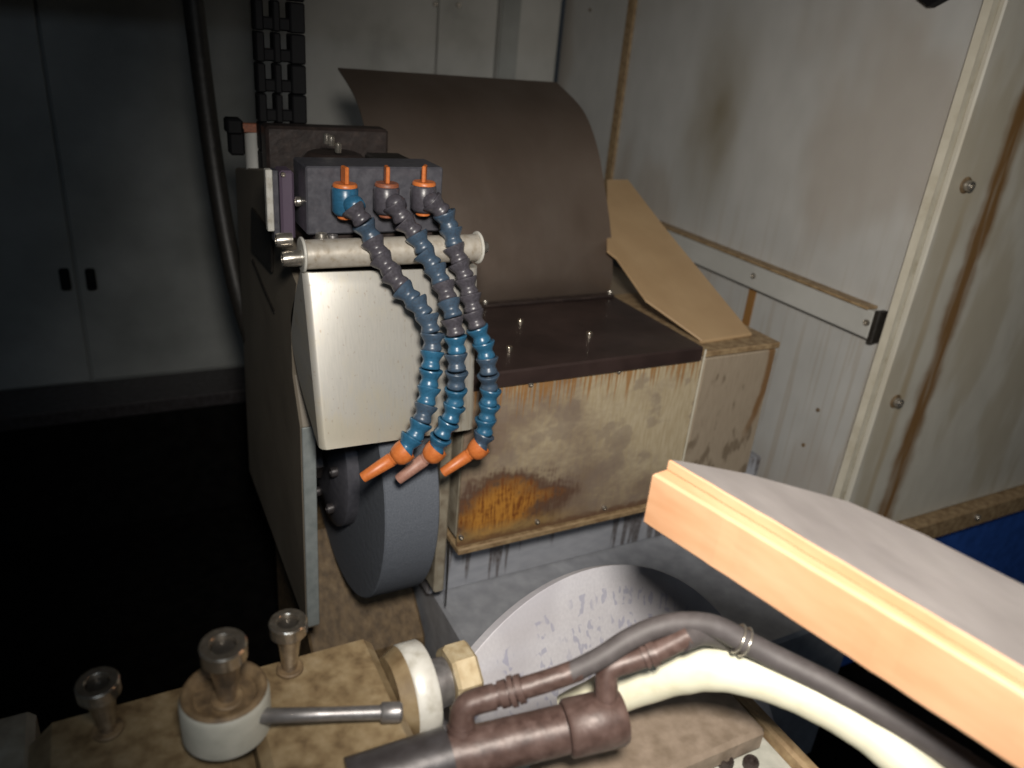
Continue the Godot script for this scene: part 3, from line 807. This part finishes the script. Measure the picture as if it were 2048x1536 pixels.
func build_manifold() -> void:
	var zf := -0.92
	var m := thing("coolant_manifold", "dark grey steel coolant manifold block on top of the wheel guard", "manifold", Vector3(0.30, 1.2405, -0.95))
	add_box("block", Vector3(0.2135, 1.258, -0.985), Vector3(0.386, 1.339, zf), M.manifold, m, 0.002)
	add_box("foot", Vector3(0.225, 1.2405, -0.98), Vector3(0.38, 1.2575, -0.932), M.sludge, m, 0.001)
	bolt("bolt_head", Vector3(0.2132, 1.292, -0.95), Vector3.LEFT, 0.006, 0.006, M.steel, m)
	var heads := [[Vector2(690, 398), M.blue, M.orange, 0.1], [Vector2(773, 396), M.blue_grime, M.orange_dark, -0.15], [Vector2(847, 393), M.blue_grime, M.orange, -0.5]]
	for h in heads:
		var q: Vector2 = h[0]
		var p := on_z(q.x, q.y, zf + 0.02)
		var v := part("valve", lathe([Vector2(0, -0.019), Vector2(0.011, -0.019), Vector2(0.013, -0.017), Vector2(0.013, -0.017), Vector2(0.0155, -0.014), Vector2(0.0155, 0.012), Vector2(0.0135, 0.014), Vector2(0.0135, 0.014), Vector2(0, 0.014)], 28), h[1], m, at(p), true)
		part("outlet", lathe([Vector2(0, -0.002), Vector2(0.0115, -0.002), Vector2(0.0115, 0.004), Vector2(0.0125, 0.009), Vector2(0.0105, 0.0165), Vector2(0, 0.019)], 24), h[1], v, at(p + Vector3(0.004, -0.002, 0.008), along(Vector3(0.32, -0.30, 1.0))), true)
		part("inlet", cyl(0.011, 0.0225, 0.001), M.steel_dull, v, at(p + Vector3(0, 0, -0.0215), along(Vector3(0, 0, 1))), true)
		part("cap", lathe([Vector2(0, 0.0142), Vector2(0.0145, 0.0142), Vector2(0.0145, 0.0142), Vector2(0.0145, 0.017), Vector2(0.013, 0.0185), Vector2(0.013, 0.0185), Vector2(0, 0.0185)], 28), h[2], v, at(p), true)
		part("handle", cbox(Vector3(0.0048, 0.020, 0.016), 0.0012), M.orange, v, at(p + Vector3(0, 0.0278, 0), Basis(Vector3.UP, float(h[3]))), true)
		part("plug", cyl(0.009, 0.004, 0.001), h[2], v, at(p + Vector3(0, -0.0232, 0)), true)

func build_coolant_hoses() -> void:
	var fat := 1.1
	var seg := lathe([Vector2(0.0075, 0.0), Vector2(0.0100, 0.0008), Vector2(0.0108, 0.003), Vector2(0.0100, 0.006), Vector2(0.0090, 0.0082), Vector2(0.0089, 0.0100), Vector2(0.0104, 0.0130), Vector2(0.0126, 0.0165), Vector2(0.0135, 0.0192), Vector2(0.0135, 0.0192), Vector2(0.0131, 0.0204), Vector2(0.0131, 0.0204), Vector2(0.0108, 0.0206)], 28)
	# each: pixel path of the hose axis, its distance in front of the guard, start of clean blue, nozzle collar and tip
	var hoses := [
		{"p": [Vector2(706, 414), Vector2(728, 446), Vector2(748, 484), Vector2(764, 516), Vector2(786, 548), Vector2(813, 583), Vector2(842, 618), Vector2(860, 655), Vector2(864, 695), Vector2(860, 740), Vector2(856, 781), Vector2(849, 819), Vector2(839, 853), Vector2(822, 885), Vector2(805, 905)],
		 "z": [-0.882, -0.865, -0.835, -0.805, -0.788, -0.775, -0.770], "clean": 5, "tip": Vector2(726, 955), "noz": M.orange,
		 "label": "blue segmented coolant hose from the clean blue valve, across the cream guard front"},
		{"p": [Vector2(788, 408), Vector2(803, 436), Vector2(828, 462), Vector2(843, 490), Vector2(858, 515), Vector2(875, 545), Vector2(888, 580), Vector2(902, 614), Vector2(911, 655), Vector2(914, 699), Vector2(914, 737), Vector2(912, 774), Vector2(909, 812), Vector2(899, 843), Vector2(882, 873), Vector2(868, 904)],
		 "z": [-0.882, -0.868, -0.845, -0.815, -0.800, -0.792, -0.790], "clean": 8, "tip": Vector2(797, 959), "noz": M.orange_dull,
		 "label": "blue segmented coolant hose between the other two, ending in a faded pinkish nozzle"},
		{"p": [Vector2(862, 405), Vector2(890, 430), Vector2(902, 463), Vector2(911, 501), Vector2(926, 538), Vector2(937, 576), Vector2(946, 617), Vector2(957, 661), Vector2(970, 699), Vector2(976, 735), Vector2(979, 769), Vector2(977, 804), Vector2(973, 839), Vector2(967, 873), Vector2(956, 897)],
		 "z": [-0.882, -0.872, -0.850, -0.825, -0.812, -0.806, -0.805], "clean": 8, "tip": Vector2(886, 945), "noz": M.orange,
		 "label": "blue segmented coolant hose hanging past the guard edge before the grimy motor housing"}]
	var first := true
	for h in hoses:
		var pts := []
		var n: int = h.p.size()
		for i in n:
			var f: float = float(i) / (n - 1) * (h.z.size() - 1)
			var k: int = int(min(floor(f), h.z.size() - 2))
			var z: float = lerp(float(h.z[k]), float(h.z[k + 1]), f - k)
			var q: Vector2 = h.p[i]
			pts.append(on_z(q.x, q.y, z))
		var fine := crom(pts, 12)
		var curve := Curve3D.new()
		curve.bake_interval = 0.002
		for p in fine:
			curve.add_point(p)
		var total := curve.get_baked_length()
		var t := thing("coolant_hose", h.label, "hose", pts[0], "segmented blue coolant hoses")
		var pitch := 0.0212
		var count := int(total / pitch)
		pitch = total / count
		for i in count:
			var a := curve.sample_baked(i * pitch)
			var b := curve.sample_baked((i + 1) * pitch)
			var d := b - a
			var m: Material = M.blue
			var r := rng.randf()
			if i < h.clean:
				m = M.blue_grime if r < 0.7 else M.blue_dirty
			elif i < h.clean + 4:
				m = M.blue_dirty if r < 0.6 else M.blue
			elif r < 0.2:
				m = M.blue_dirty
			var tilt := Vector3(rng.randf_range(-0.1, 0.1), rng.randf_range(-0.1, 0.1), rng.randf_range(-0.1, 0.1))
			# cup lip towards the valve: y axis points back up the hose
			part("segment", seg, m, t, at(b, along(-(d.normalized() + tilt)).scaled(Vector3.ONE) * Basis.from_scale(Vector3(fat, fat, fat))), true)
		# nozzle: flared collar that swallows the last ball, then a tapering flattened spout towards the wheel
		var e: Vector3 = pts[-1]
		var tip := on_z(h.tip.x, h.tip.y, e.z - 0.012)
		var nd := tip - e
		var ln := nd.length()
		var last := (e - curve.sample_baked(total - 0.02)).normalized()
		var nz := part("nozzle", lathe([Vector2(0.0, 0.004), Vector2(0.010, 0.004), Vector2(0.0098, 0.010), Vector2(0.0078, 0.016), Vector2(0.0078, 0.016), Vector2(0.0088, 0.0165), Vector2(0.0068, ln), Vector2(0.0068, ln), Vector2(0.0050, ln), Vector2(0.0050, ln), Vector2(0.0045, ln - 0.008), Vector2(0, ln - 0.008)], 24), h.noz, t, at(e, along(nd)), true)
		part("collar", lathe([Vector2(0.0128, -0.008), Vector2(0.0142, -0.008), Vector2(0.0142, -0.008), Vector2(0.0146, -0.002), Vector2(0.0132, 0.006), Vector2(0.0100, 0.011), Vector2(0, 0.012)], 28), M.orange if first or h.noz == M.orange else M.orange, nz, at(e + last * 0.001, along(last * 0.6 + nd.normalized())), true)
		first = false

func build_cables() -> void:
	# black cable chain hanging behind the guard: two rows of links with open windows
	var ch := thing("cable_chain", "black plastic cable chain with open links hanging against the back wall", "cable chain", Vector3(0.24, 1.33, -1.20))
	var za := -1.20
	var xa := 0.214
	var w := 0.068
	var ph := 0.0405
	var y0 := 1.27
	for i in 12:
		var y := y0 + i * ph
		var lk := add_box("link", Vector3(xa, y + 0.0005, za - 0.028), Vector3(xa + 0.012, y + ph - 0.0005, za), M.black, ch, 0.002)
		add_box("side_bar", Vector3(xa + 0.024, y + 0.0005, za - 0.028), Vector3(xa + 0.034, y + ph - 0.0005, za + 0.002), M.black, lk, 0.002)
		add_box("side_bar", Vector3(xa + 0.047, y + 0.0005, za - 0.028), Vector3(xa + w, y + ph - 0.0005, za + 0.003), M.black, lk, 0.002)
		add_box("cross_bar", Vector3(xa + 0.010, y + 0.002, za - 0.010), Vector3(xa + 0.060, y + 0.019, za - 0.003), M.black, lk, 0.002)
	# black hose drooping in front of the cupboard doors
	var bh := thing("black_hose", "thick black hose drooping from above beside the grey cupboard doors", "hose", on_z(480, 640, -1.42))
	part("tube", tube(crom([on_z(372, -120, -1.5), on_z(386, 0, -1.5), on_z(404, 150, -1.5), on_z(427, 320, -1.49), on_z(450, 460, -1.46), on_z(475, 580, -1.42), on_z(505, 680, -1.36)], 8), [0.017], 18), M.black_rubber, bh, Transform3D.IDENTITY, true)
	# black sensor plug on a grey post behind the guard
	var sp := thing("sensor_plug", "black sensor plug clipped to a short grey post beside the cable chain", "sensor", on_z(508, 335, -1.24))
	var pa := on_z(508, 262, -1.24)
	var pbm := on_z(508, 340, -1.24)
	part("post", cyl(0.0135, pa.y - 1.272, 0.002), M.wall, sp, at(Vector3(pa.x, 1.272, -1.245)), true)
	var q0 := on_z(478, 312, -1.22)
	var q1 := on_z(478, 238, -1.22)
	add_box("plug_body", Vector3(q0.x - 0.012, q0.y, -1.245), Vector3(q0.x + 0.010, q1.y - 0.012, -1.222), M.black, sp, 0.003)
	add_box("plug_head", Vector3(q0.x - 0.015, q1.y - 0.022, -1.249), Vector3(q0.x + 0.008, q1.y, -1.218), M.black, sp, 0.003)
	add_box("bracket", Vector3(q0.x + 0.0085, q1.y - 0.02, -1.24), Vector3(pa.x + 0.004, q1.y - 0.007, -1.23), M.orange_dark, sp, 0.001)

func build_spare_wheel() -> void:
	var nn := Vector3(0.29619813, 0.5, 0.81379768).normalized()
	var c := Vector3(0.4673, 0.574, -0.4236)
	var r := 0.385
	var u := Vector3(0, 1, 0.01).cross(nn).normalized()
	var v := nn.cross(u)
	var w := thing("spare_grinding_wheel", "large pale lavender grinding wheel with faded blue stamp leaning on the machine base", "grinding wheel", c - v * r * 0.98)
	# ring prism with uv across the face
	var st := begin()
	var N := 120
	var prof := [[0.20, 0.0], [r - 0.001, 0.0], [r, -0.001], [r, -0.014], [r - 0.001, -0.015], [0.20, -0.015], [0.20, 0.0]]
	for k in prof.size() - 1:
		st.set_smooth_group(10 + k)
		for i in N:
			var t0 := TAU * i / N
			var t1 := TAU * (i + 1) / N
			var f := func(pr: Array, t: float) -> Vector3: return Vector3(cos(t) * pr[0], sin(t) * pr[0], pr[1])
			var g := func(p: Vector3) -> Vector2: return Vector2(0.5 + p.x / r * 0.5, 0.5 - p.y / r * 0.5)
			var a: Vector3 = f.call(prof[k], t0)
			var b: Vector3 = f.call(prof[k], t1)
			var cc: Vector3 = f.call(prof[k + 1], t1)
			var dd: Vector3 = f.call(prof[k + 1], t0)
			quad(st, a, b, cc, dd, g.call(a), g.call(b), g.call(cc), g.call(dd))
	part("abrasive_ring", done(st), M.spare, w, at(c, Basis(u, v, nn)), true)

func build_tailstock() -> void:
	var t := thing("tailstock", "rusty cream tailstock casting with tapered knobs and a grey clamping lever", "tailstock", Vector3(0.04, 0.70, -0.42))
	var yt := 1.0
	# main casting with chamfered top, and a lower darker lobe beside it
	add_box("body", Vector3(0.055, 0.80, -0.52), Vector3(0.168, yt, -0.10), M.rust_cast, t, 0.008)
	add_box("side_lobe", Vector3(-0.10, 0.80, -0.545), Vector3(0.0545, yt - 0.014, -0.10), M.rust_cast, t, 0.018)
	add_box("foot", Vector3(-0.32, 0.70, -0.60), Vector3(0.165, 0.7995, -0.05), M.cream_dirty, t, 0.006)
	# quill: boss, white flange, dark sleeve, octagonal nut, all about one axis along the spindle
	var ax := Vector3(0.1685, 0.975, -0.462)
	var b := along(Vector3.RIGHT)
	var bo := part("boss", lathe([Vector2(0, 0), Vector2(0.034, 0), Vector2(0.034, 0), Vector2(0.0405, 0.012), Vector2(0.0405, 0.012), Vector2(0, 0.012)], 40), M.rust_cast, t, at(ax, b), true)
	part("flange", lathe([Vector2(0, 0.0122), Vector2(0.040, 0.0122), Vector2(0.040, 0.0122), Vector2(0.0415, 0.014), Vector2(0.0415, 0.031), Vector2(0.0395, 0.033), Vector2(0.0395, 0.033), Vector2(0, 0.033)], 48), M.flange, t, at(ax, b), true)
	part("sleeve", lathe([Vector2(0, 0.0332), Vector2(0.026, 0.0332), Vector2(0.026, 0.036), Vector2(0.022, 0.036), Vector2(0.022, 0.036), Vector2(0.021, 0.052), Vector2(0.021, 0.052), Vector2(0, 0.052)], 36), M.steel_dull, t, at(ax, b), true)
	part("nut", prism(poly_ring(8, 0.0305, 0.3), 0.024, 0.003), M.nut, t, at(ax + Vector3(0.0525, 0, 0), Basis(Vector3(0, 0, -1), Vector3(0, 1, 0), Vector3(1, 0, 0))), true)
	# collar with recess
	var cp := on_y(455, 1450, yt)
	part("collar", lathe([Vector2(0, 0.0), Vector2(0.0325, 0.0), Vector2(0.0325, 0.0), Vector2(0.0325, 0.030), Vector2(0.0295, 0.036), Vector2(0.0265, 0.037), Vector2(0.0265, 0.037), Vector2(0.0225, 0.030), Vector2(0.0225, 0.030), Vector2(0, 0.028)], 44), M.block_face, t, at(Vector3(cp.x, yt + 0.0005 , cp.z)), true)
	part("collar_seat", lathe([Vector2(0, 0.0285), Vector2(0.0222, 0.0302), Vector2(0.0222, 0.0302), Vector2(0.0262, 0.0374), Vector2(0.030, 0.0366), Vector2(0.031, 0.035)], 36), M.rust_dark, t, at(Vector3(cp.x, yt + 0.0012, cp.z)), true)
	# tapered knobs with a dished head
	var knob := lathe([Vector2(0.0065, 0), Vector2(0.0068, 0.004), Vector2(0.0078, 0.016), Vector2(0.0105, 0.034), Vector2(0.0128, 0.043), Vector2(0.0128, 0.043), Vector2(0.0157, 0.0445), Vector2(0.0157, 0.0445), Vector2(0.0165, 0.0455), Vector2(0.0165, 0.0455), Vector2(0.0165, 0.0565), Vector2(0.0165, 0.0565), Vector2(0.0155, 0.0578), Vector2(0.0155, 0.0578), Vector2(0.0098, 0.0574), Vector2(0.0098, 0.0574), Vector2(0.0092, 0.0566), Vector2(0.0092, 0.0566), Vector2(0.0088, 0.049), Vector2(0.0088, 0.049), Vector2(0, 0.049)], 36)
	for k in [[Vector2(455, 1400), yt + 0.029, 1.0, Vector3(0.0, 1, 0.05)], [Vector2(580, 1340), yt, 0.92, Vector3(0.0, 1, 0.0)], [Vector2(217, 1462), yt - 0.014, 0.92, Vector3(-0.03, 1, 0.03)]]:
		var q: Vector2 = k[0]
		var p := on_y(q.x, q.y, float(k[1]) + 0.0005)
		var kn := part("knob", knob, M.brass, t, at(p, along(k[3]).scaled(Vector3.ONE * float(k[2]))), true)
		part("seat", cyl(0.012, 0.004, 0.001), M.rust_dark, kn, at(Vector3(0, 0.0, 0)))
		part("hollow_shade", cyl(0.0086, 0.003, 0.0004), M.black_rubber, kn, at(Vector3(0, 0.0492, 0)))  # black disc stands in for the shade inside the hollow head
	# clamping lever
	var l0 := dp(520, 1432, 0.575)
	var l1 := dp(803, 1424, 0.605)
	var ld := (l1 - l0)
	var ll := ld.length()
	part("lever", lathe([Vector2(0, 0), Vector2(0.0058, 0), Vector2(0.0052, ll * 0.5), Vector2(0.0056, ll * 0.84), Vector2(0.0056, ll * 0.84), Vector2(0.0078, ll * 0.855), Vector2(0.0080, ll - 0.002), Vector2(0.0080, ll - 0.002), Vector2(0.0070, ll), Vector2(0.0070, ll), Vector2(0.0045, ll), Vector2(0.0045, ll), Vector2(0.004, ll - 0.006), Vector2(0, ll - 0.006)], 24), M.steel_dull, t, at(l0, along(ld)), true)
	# bed slide the tailstock stands on
	var bd := thing("table_slide", "near black machine table slide under the rusty tailstock", "machine table", Vector3(0.0, 0.2355, -0.3))
	add_box("slide", Vector3(-0.45, 0.60, -0.56), Vector3(0.17, 0.699, 0.30), M.unlit_black, bd, 0.006)
	add_box("pedestal", Vector3(-0.40, 0.2355, -0.50), Vector3(0.12, 0.5995, 0.28), M.unlit_black, bd, 0.006)
	# pale corner of the splash tray at the side of the tailstock
	var tr := thing("tray_corner", "pale painted corner piece standing beside the rusty tailstock", "tray", on_y(60, 1500, 0.90))
	add_box("tray", Vector3(-0.30, 0.8003, -0.60), Vector3(-0.1022, 0.94, -0.25), M.cream_dirty, tr, 0.006)

func build_pipework() -> void:
	# brown tee pipe with two risers
	var p := thing("pipe_manifold", "brown painted tee pipe with two elbow risers before the pale grinding wheel", "pipe", dp(1000, 1500, 0.6))
	var a0 := dp(700, 1580, 0.56)
	var a1 := dp(905, 1512, 0.585)
	var a2 := dp(1130, 1458, 0.60)
	var a3 := dp(1243, 1432, 0.61)
	part("end_socket", tube(PackedVector3Array([a0, a1 - (a1 - a0) * 0.03]), [0.0225], 28), M.dark_steel, p, Transform3D.IDENTITY, true)
	part("main_pipe", tube(PackedVector3Array([a1 - (a1 - a0) * 0.01, a2]), [0.0185], 32), M.pipe, p, Transform3D.IDENTITY, true)
	part("tee_body", lathe_between(a2, a3, [Vector2(0, 0), Vector2(0.0195, 0), Vector2(0.0195, 0), Vector2(0.0222, 0.05), Vector2(0.0222, 0.92), Vector2(0.0205, 1.0), Vector2(0.0205, 1.0), Vector2(0, 1.0)]), M.pipe, p, Transform3D.IDENTITY, true)
	# first riser, elbow and line
	var e0 := dp(928, 1510, 0.588)
	var e1 := dp(924, 1432, 0.588)
	var el := part("riser", tube(crom([e0, dp(926, 1470, 0.588), e1, dp(934, 1412, 0.588), dp(955, 1402, 0.589), dp(990, 1393, 0.59)], 6), [0.0100, 0.0098, 0.0100], 22), M.pipe, p, Transform3D.IDENTITY, true)
	part("ring", tube(PackedVector3Array([dp(923, 1478, 0.588), dp(924, 1452, 0.588)]), [0.0118], 22), M.pipe, el, Transform3D.IDENTITY, true)
	var n1 := part("line", tube(crom([dp(985, 1394, 0.59), dp(1040, 1378, 0.592), dp(1100, 1360, 0.594), dp(1160, 1338, 0.596)], 6), [0.0085], 22), M.pipe, p, Transform3D.IDENTITY, true)
	for q in [[Vector2(1000, 1390), Vector2(1016, 1385), 0.0105], [Vector2(1020, 1384), Vector2(1030, 1381), 0.0120], [Vector2(1034, 1380), Vector2(1046, 1376), 0.0112]]:
		var qa: Vector2 = q[0]
		var qb: Vector2 = q[1]
		part("ring", tube(PackedVector3Array([dp(qa.x, qa.y, 0.591), dp(qb.x, qb.y, 0.591)]), [float(q[2])], 22), M.pipe, n1, Transform3D.IDENTITY, true)
	# second riser
	var r2 := part("riser", tube(crom([dp(1214, 1420, 0.602), dp(1213, 1380, 0.602), dp(1214, 1348, 0.602), dp(1228, 1333, 0.602), dp(1262, 1322, 0.602), dp(1318, 1301, 0.60), dp(1378, 1270, 0.598)], 6), [0.0092, 0.0088, 0.0088, 0.0084], 22), M.pipe, p, Transform3D.IDENTITY, true)
	for q in [[Vector2(1286, 1314), Vector2(1293, 1311), 0.0100], [Vector2(1298, 1309), Vector2(1312, 1303), 0.0106]]:
		var qa: Vector2 = q[0]
		var qb: Vector2 = q[1]
		part("ring", tube(PackedVector3Array([dp(qa.x, qa.y, 0.6), dp(qb.x, qb.y, 0.6)]), [float(q[2])], 22), M.pipe, r2, Transform3D.IDENTITY, true)
	# grey hoses on from the two lines
	var h1 := thing("grey_hose", "grey rubber hose arching over the brown pipe below the wooden board", "hose", dp(1200, 1318, 0.6))
	part("tube", tube(crom([dp(1140, 1346, 0.595), dp(1200, 1316, 0.597), dp(1260, 1278, 0.6), dp(1320, 1253, 0.602), dp(1380, 1246, 0.604), dp(1435, 1255, 0.604), dp(1490, 1284, 0.602), dp(1560, 1320, 0.596), dp(1660, 1370, 0.58), dp(1780, 1436, 0.56), dp(1930, 1530, 0.54), dp(2080, 1630, 0.52)], 8), [0.0082, 0.0088, 0.0096, 0.0100], 22), M.grey_hose, h1, Transform3D.IDENTITY, true)
	for u: float in [1474.0, 1487.0]:
		part("clamp", ring_at(dp(u, 1276 + (u - 1474) * 0.5, 0.603), dp(u + 4, 1278 + (u - 1474) * 0.5, 0.603), 0.0118, 0.002), M.steel, h1, Transform3D.IDENTITY, true)
	var h2 := thing("grey_hose", "short grey rubber hose pushed onto the elbow pipe above the cream hose", "hose", dp(1378, 1270, 0.598))
	part("tube", tube(crom([dp(1362, 1278, 0.5985), dp(1410, 1264, 0.61), dp(1470, 1283, 0.625), dp(1540, 1314, 0.63), dp(1640, 1362, 0.62), dp(1760, 1428, 0.60), dp(1930, 1530, 0.57)], 8), [0.0102, 0.0112], 22), M.grey_hose, h2, Transform3D.IDENTITY, true)
	# thick cream hose
	var ch := thing("cream_hose", "thick cream plastic hose bending down below the wooden board", "hose", dp(1400, 1331, 0.63))
	part("tube", tube(crom([dp(1130, 1425, 0.66), dp(1190, 1400, 0.655), dp(1250, 1373, 0.65), dp(1330, 1344, 0.64), dp(1400, 1333, 0.63), dp(1470, 1342, 0.62), dp(1550, 1367, 0.605), dp(1630, 1401, 0.59), dp(1710, 1445, 0.575), dp(1785, 1500, 0.56), dp(1860, 1570, 0.545), dp(1940, 1660, 0.53)], 8), [0.0150, 0.0175, 0.0200, 0.0205, 0.0178, 0.0155, 0.0155, 0.0155, 0.0165, 0.0175], 28, 1.0, 0.012), M.cream_hose, ch, Transform3D.IDENTITY, true)
	# bracket plate under the hoses, carried back towards the operator side
	var br := thing("support_bracket", "brown stained steel bracket plate with pale edges under the cream hose", "bracket", Vector3(0.40, 0.90, -0.2))
	add_box("upper_plate", Vector3(0.27, 0.925, -0.40), Vector3(0.478, 0.95, -0.322), M.block_top, br, 0.004)
	add_box("lower_plate", Vector3(0.255, 0.90, -0.43), Vector3(0.492, 0.9245, 0.16), M.block_face, br, 0.003)
	add_box("edge_bar", Vector3(0.4925, 0.895, -0.43), Vector3(0.506, 0.935, 0.16), M.lip_tan, br, 0.003)
	for q: Vector2 in [Vector2(1450, 1530), Vector2(1500, 1532)]:
		bolt("bolt_head", on_y(q.x, q.y, 0.9247), Vector3.UP, 0.007, 0.008, M.sludge, br)
	# front apron outside the frame that carries bracket and board
	var fa := thing("front_apron", "grey steel apron along the operator side of the machine", "apron", Vector3(0.5, 0.2355, 0.2))
	add_box("top_rail", Vector3(0.20, 0.80, 0.06), Vector3(1.6, 0.8995, 0.22), M.wall_dull, fa, 0.006)
	add_box("skirt", Vector3(0.22, 0.2355, 0.08), Vector3(1.6, 0.7995, 0.20), M.wall_dull, fa, 0.004)
	add_box("rest_post", Vector3(0.52, 0.90, 0.08), Vector3(0.60, 1.1403, 0.18), M.wall_dull, fa, 0.004)

func ring_at(a: Vector3, b: Vector3, r: float, w: float) -> ArrayMesh:
	return lathe_between(a, b, [Vector2(r - w, 0), Vector2(r, 0), Vector2(r, 0), Vector2(r + w * 0.3, 0.5), Vector2(r, 1), Vector2(r, 1), Vector2(r - w, 1)])
func lathe_between(a: Vector3, b: Vector3, prof: Array) -> ArrayMesh:
	var ln := (b - a).length()
	var pr := []
	for q: Vector2 in prof:
		pr.append(Vector2(q.x, q.y * ln))
	var st := SurfaceTool.new()
	st.append_from(lathe(pr, 32), 0, at(a, along(b - a)))
	return st.commit()

func build_board() -> void:
	# two boards lying on each other, the upper one set back, pointing from the apron towards the machine
	var yb := 1.2
	var bo := thing("wooden_board", "orange edged wooden board with a stepped upper layer pointing at the machine", "board", Vector3(0.45, 1.14, -0.1))
	# outline of each board in (x, -z); local z is up
	var lay := Basis(Vector3(1, 0, 0), Vector3(0, 0, -1), Vector3(0, 1, 0))
	var outline := func(y: float, near0: Vector2, near1: Vector2, inset: float) -> PackedVector2Array:
		var a := on_y(near0.x, near0.y, y)
		var b := on_y(near1.x, near1.y, y)
		var d := (b - a).normalized()
		var e := a + d * 0.56
		var poly := PackedVector2Array()
		for k in 41:
			var p := a.lerp(e, k / 40.0)
			var w := 0.0 if k == 0 else rng.randf_range(-0.0004, 0.0004)
			poly.append(Vector2(p.x + w, -p.z))
		poly.append(Vector2(e.x + 0.15, -e.z + 0.02))
		for q: Vector2 in [Vector2(2048, 1166), Vector2(1850, 1066), Vector2(1700, 1001), Vector2(1500, 946), Vector2(1375, 922)]:
			var p := on_y(q.x, q.y, y)
			poly.append(Vector2(p.x - inset, -p.z))
		return poly
	part("lower_board", prism(outline.call(yb - 0.010, Vector2(1306, 945), Vector2(2048, 1386), 0.0), 0.0488, 0.0022), M.board_edge, bo, at(Vector3(0, yb - 0.0592, 0), lay), true)
	var up: PackedVector2Array = outline.call(yb, Vector2(1338, 918), Vector2(2048, 1337), 0.002)
	part("upper_board", prism(up, 0.0094, 0.001), M.board_edge, bo, at(Vector3(0, yb - 0.0100, 0), lay), true)
	var skin: PackedVector2Array = Geometry2D.offset_polygon(up, -0.0012)[0]
	part("veneer", prism(skin, 0.0008, 0.0002), M.board_top, bo, at(Vector3(0, yb - 0.0005, 0), lay), true)
